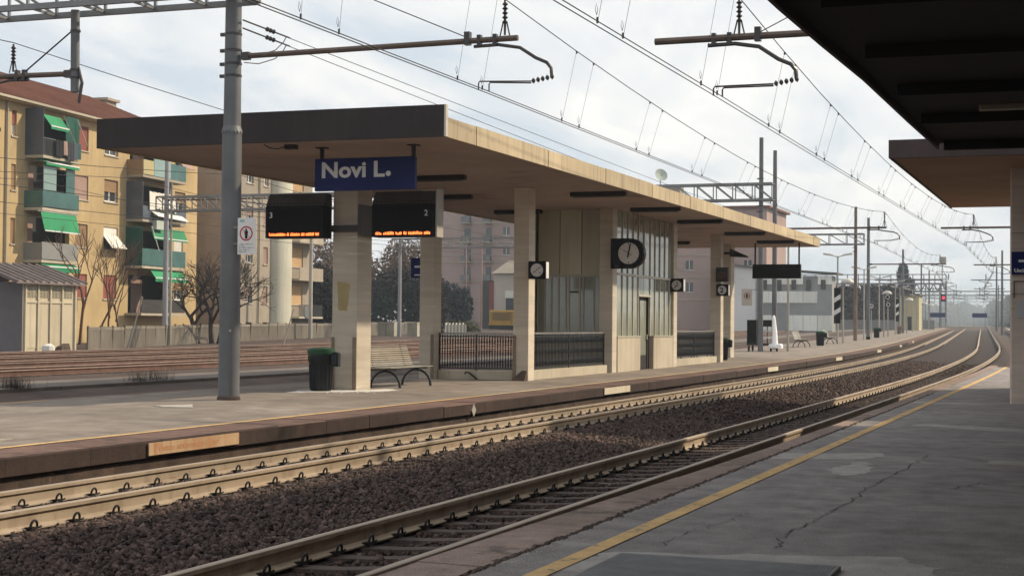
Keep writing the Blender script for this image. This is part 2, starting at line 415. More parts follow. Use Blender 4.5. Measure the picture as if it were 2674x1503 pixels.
# yellow safety line, thinner and paler with distance, on the joint of kerb and paving
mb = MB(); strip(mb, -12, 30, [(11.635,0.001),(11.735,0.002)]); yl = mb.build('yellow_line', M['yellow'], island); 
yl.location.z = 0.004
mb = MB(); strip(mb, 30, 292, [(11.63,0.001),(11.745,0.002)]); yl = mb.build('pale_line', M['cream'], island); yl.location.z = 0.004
mb = MB(); strip(mb, -12, 24, [(17.75,0.0),(17.85,0.0)]); yl = mb.build('rear_yellow_line', M['yellow'], island); yl.location.z = 0.005

# notice plates on the kerb face
for i, (x0, x1) in enumerate(((16.6,18.75),(35.55,37.7),(55.2,57.1),(72.3,74.1),(91.0,92.8),(108.5,110.3),(127,128.8))):
    z0 = g((x0+x1)/2); yy = 10.822+off((x0+x1)/2)
    t = thing('warning_plate', (x0, yy, z0-0.1), ['rust streaked warning plate on the kerb nearest the grey mast','plain pale plate on the kerb below the glazed waiting room','pale plate on the kerb past the far canopy end','small pale plate on the kerb below the white trolley','small pale plate on the kerb below the green lidded bin and benches','tiny pale kerb plate just before the rusty brown mast','farthest tiny pale kerb plate, beyond the rusty brown mast'][i], 'plate', 'notice plates on the island kerb')
    mb = MB(); mb.box(x0, x1, yy-0.018, yy, z0-0.178, z0-0.026)
    mb.build('panel', mat('plate_rusty',(0.55,0.40,0.25),(0.42,0.25,0.13),2.0,0.7,0.1,streak=((0.32,0.12,0.05),0.8)) if i == 0 else mat('plate_pale',(0.60,0.54,0.42),(0.52,0.46,0.35),2.0,0.7,0.1,streak=((0.35,0.24,0.14),0.4)), t)
    if i == 0:
        text('lettering', 'È Vietato attraversare i binari', 0.115, mat('faded_print',(0.33,0.13,0.06),(0.45,0.24,0.12),9.0,0.8), t, face_my((x0+0.10, yy-0.0185, z0-0.137)), 0.001, 0.001, sx=1.12)
t = thing('kerb_marker', (27.28,10.82,-0.13), 'small grey diamond marker fixed upright on the island kerb face', 'marker')
mb = MB(); mb.extrude([(27.17,-0.14),(27.28,-0.25),(27.39,-0.14),(27.28,-0.02)], 'y', 10.80, 10.822); mb.build('plate', M['cover'], t)

# near platform
mb = MB()
strip(mb, -12, 60, [(-4.2,0.0),(0.0,0.0),(2.2,0.0),(3.44,0.0)])
near = mb.build('near_platform', M['asphalt']); tag(near, kind='structure')
def ky(x): return 3.74 + 0.2*max(0.0, min(1.0, (20-x)/11.0))
mb = MB()
x = 5.0
while x < 62:
    L_ = 1.99 + rk.uniform(-.03,.03); xa, xb = x+0.004, x+L_-0.004
    m2 = MB(); ya, yb = ky(xa)+off(xa), ky(xb)+off(xb)
    ia = 3.47+off(xa); ib = 3.47+off(xb); dz = rk.uniform(-.004,.004); b = 0.02
    r_ = lambda x_,i_,y_,z_: [(x_,i_,z_-0.3),(x_,i_,z_+dz-.006),(x_,y_-b,z_+dz),(x_,y_,z_-b),(x_,y_,z_-0.3)]
    m2.add(r_(xa,ia,ya,g(xa))+r_(xb,ib,yb,g(xb)), [(0,1,2,3,4),(9,8,7,6,5)]+[(i,(i+1)%5,5+(i+1)%5,5+i) for i in range(5)])
    m2.build('kerb_stone', M['kerb_near'], near); x += L_
strip(mb, -12, 62, [(3.9,-0.9),(3.7,-0.3),(3.4,-0.3)]); mb.build('base_wall', M['kerb_base'], near)
mb = MB(); strip(mb, -12, 60, [(3.0,0.0),(3.13,0.0)]); yl = mb.build('yellow_line', M['yellow'], near); yl.location.z = 0.0065
# ragged tar joint between kerb and paving : low dark lumps
rj = random.Random(11); mb = MB()
for i in range(900):
    x = 6.5 + 30*(i/900.0)**1.3; w = rj.uniform(.012,.05); y = 3.455+rj.gauss(0,.014)
    l_ = rj.uniform(.03,.13); h = rj.uniform(.004,.016)
    mb.add([(x,y-w/2,0.0),(x+l_,y-w/3,0.0),(x+l_*.9,y+w/2,0.0),(x+l_*.1,y+w/2,0.0),(x+l_*.5,y,h)], [(0,1,4),(1,2,4),(2,3,4),(3,0,4)])
o = mb.build('tar_joint', M['kerb_base'], near); tag(o, kind='stuff')
# loose grit along the joint and over the near paving
mb = MB()
for i in range(1300):
    x = 7.5 + 26*rj.random()**1.6
    y = 3.42 - abs(rj.gauss(0,.10)) if i % 5 else rj.uniform(0.2,3.4)
    s = rj.uniform(.003,.008); mb.add([(x-s,y,0.001),(x,y-s,0.001),(x+s,y,0.001),(x,y+s,0.001),(x,y,s*1.1)], [(0,1,4),(1,2,4),(2,3,4),(3,0,4)])
o = mb.build('grit', M['cover'], near); tag(o, kind='stuff')
def ragged(pts, z, n, jit, seed):
    rr = random.Random(seed); out = []
    for i in range(len(pts)):
        a = pts[i]; b = pts[(i+1)%len(pts)]
        for k in range(n):
            t = k/n; out.append((a[0]+(b[0]-a[0])*t+rr.uniform(-jit,jit), a[1]+(b[1]-a[1])*t+rr.uniform(-jit,jit)))
    return out
def slab(name, pts, matn, z0, h, n, jit, seed, parent):
    p = ragged(pts, 0, n, jit, seed); m_ = MB(); m_.extrude(p, 'z', z0, z0+h); return m_.build(name, matn, parent)
slab('concrete_strip', [(17.45,3.42),(18.25,3.42),(18.85,2.36),(18.3,2.24),(17.75,2.55)], M['patch'], -0.02, 0.0225, 8, .04, 1, near)
slab('concrete_patch', [(16.4,2.62),(17.0,2.5),(17.75,2.38),(17.2,2.28),(16.3,2.12),(15.85,2.28),(16.0,2.5)], M['patch'], -0.02, 0.0225, 5, .05, 2, near)
slab('worn_strip', [(23.4,1.0),(24.2,1.0),(25.0,2.5),(24.3,2.6)], M['patch'], -0.02, 0.0222, 9, .04, 3, near)
slab('threshold_strip', [(31.6,2.2),(32.0,2.2),(32.1,3.4),(31.7,3.42)], M['cover'], -0.02, 0.0225, 7, .015, 4, near)
slab('mortar_bed', [(9.0,3.1),(9.85,2.95),(10.35,1.2),(9.9,0.9),(9.0,0.9)], M['patch'], -0.02, 0.0218, 10, .05, 5, near)
t = thing('inspection_cover', (17.9,0.8,0.0), 'pale concrete cover set in the near platform at right edge', 'cover')
mb = MB(); mb.bevbox(17.68,18.1,0.35,1.12,-0.01,0.022,0.008); mb.build('lid', M['cover'], t)
# chequer plate grate in the foreground
t = thing('drain_grate', (9.3,2.0,0.0), 'ribbed grey metal grate set in the foreground paving', 'grate')
mb = MB(); mb.box(8.4,9.66,1.45,2.82,0.0,0.030); mb.build('plate', M['grate'], t)
mb = MB()
for i in range(66):
    y = 1.48+i*0.0202; mb.box(8.45,9.62,y,y+0.012,0.030,0.0325)
tag(mb.build('rib', M['grate'], t), kind='stuff')
# crack in the paving : a narrow sunken wandering groove built as a dark raised-lip seam
def crack(pts, w, seed, parent):
    rr = random.Random(seed); P = []
    for i in range(len(pts)-1):
        a, b = pts[i], pts[i+1]
        for k in range(14):
            t_ = k/14; P.append((a[0]+(b[0]-a[0])*t_+rr.gauss(0,.03), a[1]+(b[1]-a[1])*t_+rr.gauss(0,.022)))
    vs = []; fs = []
    for i, p in enumerate(P):
        ww = w*rr.uniform(.3,1.3); vs += [(p[0],p[1]-ww,0.005),(p[0],p[1]+ww,0.005)]
    for i in range(len(P)-1): fs.append((2*i,2*i+2,2*i+3,2*i+1))
    m_ = MB(); m_.add(vs, fs); return m_.build('crack', mat('crack',(0.055,0.05,0.048),(0.09,0.08,0.077),9.0,1.0), parent)
crack([(10.4,2.0),(11.3,2.05),(12.4,2.0),(13.6,1.95),(14.6,1.98),(16.0,1.9),(19,1.8)], 0.006, 1, near)
crack([(10.2,2.75),(11.0,2.72),(11.7,2.6),(12.3,2.58)], 0.0035, 5, near)
crack([(14.9,1.3),(15.6,1.05),(15.4,0.5)], 0.007, 2, near)

# third platform strip beyond the island and its dark face
mb = MB()
strip(mb, -12, 250, [(23.2,-0.9),(23.15,-0.12),(23.3,-0.10),(24.2,-0.085),(25.3,-0.10)])
o = mb.build('yard_platform', mat('yard_platform',(0.16,0.135,0.118),(0.10,0.083,0.074),1.2,0.95,0.6,12,c3=(0.05,0.042,0.036),s3=0.7,t3=0.6)); tag(o, kind='structure')

# ================================================================== TRACKS
RAILP = [(-.075,-.172),(-.075,-.160),(-.012,-.135),(-.010,-.048),(-.036,-.036),(-.036,-.006),(-.028,0),(.028,0),(.036,-.006),(.036,-.036),(.010,-.048),(.012,-.135),(.075,-.160),(.075,-.172)]
def rail(y, z, a, b, parent, matw, math_=None):
    mb = MB(); strip(mb, a, b, [(y+p[0], z+p[1]) for p in RAILP], closed=True)
    o = mb.build('rail', matw, parent)
    if math_:
        o.data.materials.append(math_)
        n = len(RAILP); idx = [0]*len(o.data.polygons)
        for i, p in enumerate(o.data.polygons):
            c = p.center
            if abs(p.normal.z) > 0.6:
                hz = c.z-(z+g(c.x))
                if hz > -0.01: idx[i] = 1
        o.data.polygons.foreach_set('material_index', idx)
    return o
def clip_mesh():
    mb = MB()
    mb.box(-.045,.045,-.045,.035,-.012,.012)             # base block
    pts = [(-.046*math.cos(a),-.034-.010*math.sin(a),.012+.056*math.sin(a)) for a in [math.pi*k/7 for k in range(8)]]+[(.062,-.04,.006),(.088,-.045,.012)]
    mb.tube(pts, .0115, 5)
    return mb.mesh('clip', M['clip'])
CLIP = clip_mesh()
def sleeper_mesh(half):
    mb = MB(); w = .13; t_ = .095; L_ = half
    def ring(y, z): return [(-w,y,z-.17),(-t_,y,z),(t_,y,z),(w,y,z-.17)]
    ys = [(-L_,0.0),(-.95,0.0),(-.35,-.035),(.35,-.035),(.95,0.0),(L_,0.0)]
    vs = []
    for y, z in ys: vs += ring(y, z)
    fs = [(0,1,2,3),(23,22,21,20)]
    for i in range(5):
        for j in range(4): fs.append((i*4+j, i*4+(j+1)%4, (i+1)*4+(j+1)%4, (i+1)*4+j))
    mb.add(vs, fs); return mb.mesh('sleeper', M['sleeper'])
SLEEP = sleeper_mesh(1.15)
def track(yn, zn, yf, zf, x0, label, seed):
    yc = (yn+yf)/2; tilt = math.atan2(zf-zn, yf-yn)
    t = thing('railway_track', (10, yc, (zn+zf)/2), label, 'railway track')
    rail(yn, zn, -8, 1500, t, M['rail_web'], M['rail_head']); rail(yf, zf, -8, 1500, t, M['rail_web'], M['rail_head'])
    rr = random.Random(seed)
    far = MB()
    i = 0; x = x0
    while x < 130:
        Rm = Matrix.Rotation(hd(x), 4, 'Z') @ Matrix.Rotation(tilt, 4, 'X')
        zc_ = (zn+zf)/2-.172+g(x)
        if x < 62:
            piece('sleeper', SLEEP, t, Matrix.Translation((x+rr.uniform(-.012,.012), yc+off(x), zc_)) @ Rm)
        for (yy, zz) in ((yn,zn),(yf,zf)):
            p = Matrix.Translation((x, yy+off(x), zz-.160+g(x))) @ Rm @ Matrix.Translation((0,-.082,0))
            if x < 62: piece('rail_clip', CLIP, t, p)
            else:
                far.add([tuple(p @ v.co) for v in CLIP.vertices], [tuple(q.vertices) for q in CLIP.polygons])
        x += 0.6; i += 1
    o = far.build('distant_clips', M['clip'], t, fix=False); tag(o, kind='stuff')
    return t
# (near rail y, head z) (far rail y, head z): the outer, nearer rail is canted up
T1 = track(4.40,-0.145,5.90,-0.255, 7.47, 'nearest railway track, between the foreground platform and the other running track', 1)
T2 = track(8.57,-0.150,10.07,-0.225, 7.66, 'second railway track, running close along the island platform kerb', 2)
# ballast bed
mb = MB()
strip(mb, -10, 1500, [(3.85,-0.55),(4.15,-0.37),(4.33,-0.345),(5.0,-0.445),(5.75,-0.475),(5.98,-0.43),(6.6,-0.44),(7.4,-0.38),(8.2,-0.345),(8.66,-0.345),(9.3,-0.37),(10.0,-0.41),(10.4,-0.44),(11.0,-0.60)])
bed = mb.build('ballast_bed', M['ballast']); tag(bed, kind='structure')
# ballast stones : real stones, three sizes of spread, dense near the camera
def bedz(y):
    P = [(3.85,-0.55),(4.15,-0.37),(4.33,-0.345),(5.0,-0.445),(5.75,-0.475),(5.98,-0.43),(6.6,-0.44),(7.4,-0.38),(8.2,-0.345),(8.66,-0.345),(9.3,-0.37),(10.0,-0.41),(10.4,-0.44),(11.0,-0.60)]
    return np.interp(y, [p[0] for p in P], [p[1] for p in P])
def stones(name, n, xa, xb, ya, yb, smin, smax, seed, power=1.0, xsl=None):
    rng = np.random.default_rng(seed)
    base = np.array([(1,0,0),(-1,0,0),(0,1,0),(0,-1,0),(0,0,1),(0,0,-1)], float)
    q = np.array([(.62,.62,.5),(-.6,.6,.45),(.55,-.65,.5),(-.6,-.6,.5)], float)
    base = np.vstack([base, q])
    F = np.array([(0,6,4),(6,2,4),(2,7,4),(7,1,4),(1,9,4),(9,3,4),(3,8,4),(8,0,4),(6,0,5),(2,6,5),(7,2,5),(1,7,5),(9,1,5),(3,9,5),(8,3,5),(0,8,5)])
    u = rng.random(n)**power
    X = xa + (xb-xa)*u; Y = rng.uniform(ya, yb, n)
    if xsl is not None:      # keep clear of sleepers
        ph = np.mod(X-xsl+0.3, 0.6)-0.3; keep = (np.abs(ph) > 0.125) | (rng.random(n) < 0.03)
        X, Y = X[keep], Y[keep]; n = len(X)
    S = (smin+(smax-smin)*rng.random((n,1))**1.5)*np.array([1,1,1])
    S = S*rng.uniform(.45,1.4,(n,3))
    ang = rng.uniform(0, 2*np.pi, (n,3))
    V = base[None]*S[:,None,:]*rng.uniform(.72,1.25,(n,10,1))
    def rot(V, a, i, j):
        c, s_ = np.cos(a)[:,None], np.sin(a)[:,None]; A, B = V[:,:,i].copy(), V[:,:,j].copy()
        V[:,:,i] = A*c-B*s_; V[:,:,j] = A*s_+B*c
    rot(V, ang[:,0], 0, 1); rot(V, ang[:,1], 1, 2); rot(V, ang[:,2], 0, 2)
    gx = np.array([g(x) for x in X]); ox = np.array([off(x) for x in X])
    V[:,:,0] += X[:,None]; V[:,:,1] += (Y+ox)[:,None]
    V[:,:,2] += (bedz(Y)+gx+rng.uniform(-.005,.03,n))[:,None]
    me = bpy.data.meshes.new(name)
    Fa = (F[None]+(np.arange(n)*10)[:,None,None]).reshape(-1,3)
    me.vertices.add(n*10); me.vertices.foreach_set('co', V.reshape(-1))
    me.loops.add(Fa.size); me.loops.foreach_set('vertex_index', Fa.reshape(-1))
    me.polygons.add(len(Fa)); me.polygons.foreach_set('loop_start', np.arange(0, Fa.size, 3))
    me.update(calc_edges=True)
    ta = me.attributes.new('tone', 'FLOAT', 'POINT'); ta.data.foreach_set('value', np.repeat(np.clip(rng.normal(.36,.22,n),0,1), 10))
    me.materials.append(M['stone'])
    o = link('ballast_stones', me, bed); tag(o, kind='stuff')
stones('mid_a', 38000, 9, 30, 6.02, 8.40, .017, .042, 1, 1.3)
stones('mid_b', 18000, 28, 80, 6.02, 8.40, .024, .046, 2, 1.1)
stones('in_t1', 7000, 9, 34, 4.55, 5.72, .018, .036, 3, 1.2, xsl=7.47)
stones('in_t1b', 5000, 34, 80, 4.55, 5.72, .025, .042, 4, 1.0, xsl=7.47)
stones('in_t2', 6000, 9, 40, 8.75, 9.85, .02, .042, 5, 1.2, xsl=7.66)
stones('edge_t2', 4500, 12, 45, 10.16, 10.95, .02, .045, 6, 1.1)
# yard tracks
def yard(yn, z, label, mt):
    t = thing('railway_track', (30, yn+.75, z), label, 'railway track', 'rusty yard tracks beyond the island')
    hm = mat('rust_highlight',(0.48,0.375,0.31),(0.36,0.27,0.22),3.0,0.5,metal=0.2)  # bright highlights along the rail tops painted as a lighter colour
    rail(yn, z, -5, 420, t, mt, hm); rail(yn+1.505, z, -5, 420, t, mt, hm)
    mb = MB(); x = 0.0
    me = None
    mb.box(-.12,.12,-1.2,1.2,-.12,0); me = mb.mesh('sleeper', M['sleeper'])
    rr = random.Random(int(yn*10)); x = 20
    while x < 110:
        piece('sleeper', me, t, Matrix.Translation((x+rr.uniform(-.03,.03), yn+.75+off(x), z-.165+g(x))) @ Matrix.Rotation(hd(x)+rr.gauss(0,.01),4,'Z'))
        x += .65
    return t
yard(20.05,-0.30,'railway track hidden in the trench behind the island platform', M['rust'])
yard(28.1,0.05,'first rusty yard track, nearest the strip behind the island', M['rust'])
yard(32.6,0.05,'second rusty yard track', M['rust'])
yard(37.0,0.05,'third rusty yard track', M['rust'])
yard(41.4,0.06,'farthest rusty yard track, closest to the concrete fence', M['rust'])
# ================================================================== ISLAND CANOPY
CX0, CX1, CY0, CY1, SZ = 26.95, 69.0, 11.3, 18.87, 4.93
can = thing('platform_canopy', (48, 15.07, 0), 'long flat concrete canopy with cream edge and dark end standing on the island platform', 'canopy')
mb = MB(); mb.box(CX0+0.08, CX1-0.05, CY0+0.05, CY1-0.05, SZ, SZ+0.20); mb.build('roof', M['soffit'], can)
mb = MB(); mb.box(CX0+0.2, CX1-0.2, CY0+0.1, CY1-0.1, SZ+0.202, SZ+0.27); mb.build('roofing', M['roofing'], can)
def edge_panels(y0, y1):
    x = CX0+0.12; k = 0
    while x < CX1-0.1:
        x1 = min(x+(1.45 if k == 0 else 4.3), CX1)
        m_ = MB(); h = SZ+0.335+(0.01 if k % 2 else 0)
        m_.box(x+0.008, x1-0.008, y0, y1, SZ-0.03, h)
        m_.box(x+0.002, x+0.03, y0-0.012, y0, SZ-0.03, h-0.01)
        m_.build('edge_panel', M['fascia'], can); x = x1; k += 1
edge_panels(CY0, CY0+0.06); edge_panels(CY1-0.06, CY1)
mb = MB(); mb.box(CX0, CX0+0.08, CY0+0.02, CY1, SZ-0.03, SZ+0.56); mb.build('end_panel', M['fascia_dark'], can)
mb = MB(); mb.box(CX0, CX0+0.1, CY0-0.02, CY0+0.018, SZ-0.03, SZ+0.56); mb.build('end_lit_edge', M['frame'], can)  # return of the dark end board, painted pale as its sunlit edge
mb = MB(); mb.box(CX1-0.04, CX1, CY0+0.07, CY1-0.07, SZ-0.03, SZ+0.33); mb.build('end_panel', M['fascia'], can)
def column(x, y, w, d, lab=None):
    m_ = MB(); m_.bevbox(x, x+d, y, y+w, g(x)-0.05, SZ+0.0, 0.012)
    o = m_.build('column', M['travertine'], can)
    return o
for x in (37.9, 45.3, 52.55, 59.7):
    column(x, 13.55, 0.41, 0.47); column(x-.08, 16.12, 0.40, 0.5)
column(30.45, 14.75, 0.58, 0.72); column(66.9, 14.75, 0.58, 0.72)
# tan kick plates up the corners of the first columns, the paper ghost on the first column
kick = mat('kick_strip', (0.26,0.205,0.15), (0.20,0.155,0.115), 3.0, 0.6)
mb = MB(); mb.box(30.42,30.45,14.74,14.83,0.0,1.15); mb.box(30.42,30.45,15.27,15.33,0.0,1.15)
mb.build('corner_strip', kick, can)
mb = MB(); mb.box(37.79,37.82,16.11,16.19,0.0,1.17); mb.box(37.87,37.9,13.88,13.96,0.0,1.17); mb.build('corner_strip', kick, can)
p = ragged([(15.18,1.72),(14.98,1.70),(14.93,2.1),(14.90,2.28),(15.02,2.31),(15.22,2.32),(15.2,2.05)], 0, 4, .012, 4)
mb = MB(); mb.extrude(p, 'x', 30.446, 30.449); mb.build('glue_stain', mat('glue_stain',(0.42,0.335,0.16),(0.36,0.29,0.15),5.0,0.8), can)
mb = MB(); mb.add([(37.6,13.55,0.03),(37.9,13.55,0.03),(37.9,13.9,0.03),(37.6,13.9,0.03),(37.86,13.57,0.28),(37.9,13.57,0.28),(37.9,13.7,0.28),(37.86,13.7,0.28)], [(3,2,1,0),(4,5,6,7),(0,1,5,4),(1,2,6,5),(2,3,7,6),(3,0,4,7)])
mb.build('splash_block', M['kerb_base'], can)

# fluorescent fittings on the soffit, two rows
n = 0
names = ['first','second','third','fourth','fifth','sixth']
for i, x in enumerate((34.4, 39.7, 45.4, 51.0, 58.0, 64.0)):
    for y, row in ((12.28, 'trackside row'), (16.6, 'rear row')):
        if x == 34.4 and row == 'trackside row': y = 12.9 if False else 14.65
        t = thing('ceiling_light', (x, y, SZ), '%s dark ceiling light from the sign end, %s under the island canopy' % (names[i], row), 'light', 'strip lights under the island canopy')
        m_ = MB(); m_.bevbox(x-0.09, x+0.09, y-0.76, y+0.76, SZ-0.115, SZ-0.003, 0.015); m_.build('casing', M['fixture'], t)
        m_ = MB(); m_.tube([(x,y-0.70,SZ-0.128),(x,y+0.70,SZ-0.128)], 0.02, 6); m_.build('tube', mat('dull_tube',(0.16,0.14,0.13),(0.12,0.11,0.10),2.0,0.4), t)

# ------------------------------------------------------------------ glazed waiting room between the columns
X0, X1, YF, YB = 45.3, 53.15, 13.6, 16.5
cab = thing('waiting_room', (49, 15, 0), 'glazed waiting room with pale green upper panels between the canopy columns', 'waiting room')
pl = M['panel_green']
# near end wall (faces the viewer)
ys = [14.02, 14.72, 15.42, 16.12]
for i in range(3):
    m_ = MB(); m_.box(45.93, 45.97, ys[i]+.012, ys[i+1]-.012, 2.98, SZ); m_.build('panel', pl, cab)
m_ = MB(); m_.box(45.95,45.99,14.0,16.14,2.95,SZ); m_.build('panel_backing', M['fixture'], cab)
m_ = MB(); m_.box(45.91,45.99,14.0,16.14,2.90,2.98); m_.box(45.91,45.99,14.0,16.14,1.0,1.08); m_.build('transom', M['frame'], cab)
m_ = MB(); m_.box(45.93,46.0,14.0,16.14,g(46)-.05,1.0); m_.build('base_wall', M['plaster'], cab)
mull = [14.02,14.32,14.66,14.78,15.12,15.22,15.45,15.68,15.9,16.12]
for i in range(len(mull)-1):
    m_ = MB(); m_.box(45.95,45.958,mull[i]+.02,mull[i+1]-.02,1.08,2.90); m_.build('pane', M['glass'], cab)
for y in mull:
    m_ = MB(); m_.box(45.915,45.985,y-.02,y+.02,1.08,2.90); m_.build('mullion', M['frame'], cab)
m_ = MB(); m_.box(45.92,45.98,14.78,15.12,2.42,2.47); m_.build('door_bar', M['fixture'], cab)
# trackside wall
def fpane(x0, x1, z0, z1, mt=None, name='pane'):
    m_ = MB(); m_.box(x0+.012, x1-.012, YF+.03, YF+.04, z0, z1); return m_.build(name, mt or M['glass'], cab)
xsf = [45.95, 46.55, 47.15, 47.75, 48.35, 49.0, 49.75, 50.35, 50.95, 51.6, 52.2, 52.55]
for i in range(len(xsf)-1):
    a, b = xsf[i], xsf[i+1]
    fpane(a, b, 3.03, SZ)
    if not (48.3 < a < 49.7): fpane(a, b, 1.12, 2.97)
    else: fpane(a, b, 2.42, 2.97)
for x in xsf[1:-1]:
    m_ = MB(); m_.box(x-.022,x+.022,YF,YF+.07,3.0,SZ); m_.build('mullion', M['frame'], cab)
    if x not in (49.0,):
        m_ = MB(); m_.box(x-.022,x+.022,YF,YF+.07,1.1,2.97); m_.build('mullion', M['frame'], cab)
m_ = MB(); m_.box(45.9,52.55,YF-.02,YF+.09,2.965,3.035); m_.build('transom', M['frame'], cab)
m_ = MB(); m_.box(48.35,49.75,YF-.01,YF+.08,2.36,2.42); m_.build('transom', M['frame'], cab)
for (a, b) in ((45.9,48.35),(50.0,52.53)):
    m_ = MB(); m_.box(a,b,YF-.045,YF+.2,g(48)-.05,1.08); m_.build('base_wall', M['plaster'], cab)
    m_ = MB(); m_.box(a-.02,b+.02,YF-.065,YF+.22,1.082,1.12); m_.build('sill', M['frame'], cab)
m_ = MB(); m_.box(48.355,48.75,YF+.05,YF+.30,g(48)-.05,1.06); m_.build('door_jamb', M['plaster'], cab)
d = MB(); d.box(48.8,49.72,YF+.12,YF+.16,0.06,2.36); dd = d.build('door', M['fixture'], cab)
m_ = MB(); m_.box(48.9,49.62,YF+.112,YF+.118,0.5,2.25); m_.build('pane', M['glass'], dd)
m_ = MB(); m_.box(49.6,49.64,YF+.06,YF+.115,1.0,1.16); m_.build('handle', M['frame'], dd)
m_ = MB(); m_.box(49.75,49.98,YF+.1,YF+.16,0.0,2.36); m_.build('side_panel', M['fixture'], cab)
m_ = MB(); m_.box(46.0,53.1,16.4,16.5,0.0,SZ); m_.build('rear_wall', M['panel_green'], cab)
m_ = MB(); m_.box(53.02,53.1,14.02,16.4,0.0,SZ); m_.build('end_wall', M['panel_green'], cab)

# ------------------------------------------------------------------ iron railings round the underpass stairs
def baluster():
    m_ = MB(); m_.lathe([(.014,0),(.014,.06),(.020,.085),(.020,.15),(.014,.175),(.013,.33),(.018,.37),(.018,.44),(.013,.48),(.013,.62),(.019,.66),(.020,.75),(.013,.78),(.014,.87)], n=6)
    return m_.mesh('baluster', M['iron'], True)
BAL = baluster()
def railing(a, b, z, label, sp=.12):
    a = Vector(a); b = Vector(b); t = thing('iron_railing', (a.x, a.y, z), label, 'railing', 'iron railings under the island canopy')
    L_ = (b-a).length; dr = (b-a).normalized(); zb = z+0.30
    nrm = Vector((-dr.y, dr.x, 0))
    m_ = MB(); m_.hexa([tuple(a+nrm*.11+Vector((0,0,z-.05))),tuple(a-nrm*.11+Vector((0,0,z-.05))),tuple(b-nrm*.11+Vector((0,0,z-.05))),tuple(b+nrm*.11+Vector((0,0,z-.05))),
                         tuple(a+nrm*.11+Vector((0,0,z+.25))),tuple(a-nrm*.11+Vector((0,0,z+.25))),tuple(b-nrm*.11+Vector((0,0,z+.25))),tuple(b+nrm*.11+Vector((0,0,z+.25)))])
    m_.build('plinth', M['plaster'], t)
    m_ = MB(); m_.bar((a.x,a.y,zb+.90),(b.x,b.y,zb+.90),.06,.045); m_.build('handrail', mat('worn_rail',(0.33,0.31,0.28),(0.24,0.22,0.2),3.0,0.35,metal=0.5), t)
    m_ = MB(); m_.bar((a.x,a.y,zb+.01),(b.x,b.y,zb+.01),.035,.03); m_.bar((a.x,a.y,zb+.83),(b.x,b.y,zb+.83),.03,.025); m_.build('rail', M['iron'], t)
    n_ = int(L_/sp)
    for i in range(1, n_):
        q = a+dr*(L_*i/n_); piece('baluster', BAL, t, Matrix.Translation((q.x,q.y,zb)))
    for f in (0.0, 0.5, 1.0):
        q = a+dr*(L_*f); m_ = MB(); m_.box(q.x-.02,q.x+.02,q.y-.02,q.y+.02,z+.2,zb+.92); m_.build('post', M['iron'], t)
    # behind the bars the stair pit's shade is a near-black block, built below
    return t
railing((38.2,14.05,0),(38.2,16.1,0),0.0,'black iron railing across the stairs, beside the slatted bench', .072)
railing((38.6,13.78,0),(45.2,13.78,0),0.02,'longest black iron railing, left of the glazed waiting room')
railing((53.3,13.78,0),(59.6,13.78,0),0.05,'far black iron railing, right of the glazed waiting room')
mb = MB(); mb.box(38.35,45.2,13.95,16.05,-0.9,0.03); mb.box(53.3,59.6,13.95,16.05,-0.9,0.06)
pit = mb.build('pit_shade_block', mat('pit_shade_black',(0.012,0.011,0.011),(0.008,0.008,0.008),2.0,0.9)); tag(pit, kind='structure')  # solid block in place of the open pit, its shade painted near-black
t = thing('handrail_bracket', (37.7,15.2,0.0), 'bent dark handrail end on the plinth by the bench', 'handrail')
mb = MB(); mb.tube([(38.05,14.98,0.02),(38.0,15.2,0.2),(37.98,15.28,0.22),(37.98,15.3,0.16)], 0.022, 6); mb.build('tube', M['iron'], t)

# ------------------------------------------------------------------ signs
t = thing('station_sign', (28.3,13.6,4.3), 'blue station name board hanging from the canopy end with white lettering', 'sign')
mb = MB(); mb.bevbox(28.24,28.36,12.47,14.64,4.06,4.70,0.01); mb.build('board', M['blue'], t)
for y in (14.51,12.52):
    mb = MB(); mb.box(28.27,28.33,y-.035,y+.035,4.70,SZ); mb.box(28.2,28.4,y-.1,y+.1,SZ-.02,SZ); mb.build('hanger', M['fixture'], t)
text('lettering', 'Novi L', 0.425, M['white'], t, face_mx((28.238,14.50,4.325)), 0.013, 0.002, sx=1.18)
mb = MB(); mb.extrude([(13.03+.054*math.cos(2*math.pi*k/20),4.375+.052*math.sin(2*math.pi*k/20)) for k in range(20)],'x',28.236,28.2385); mb.build('full_stop', M['white'], t)

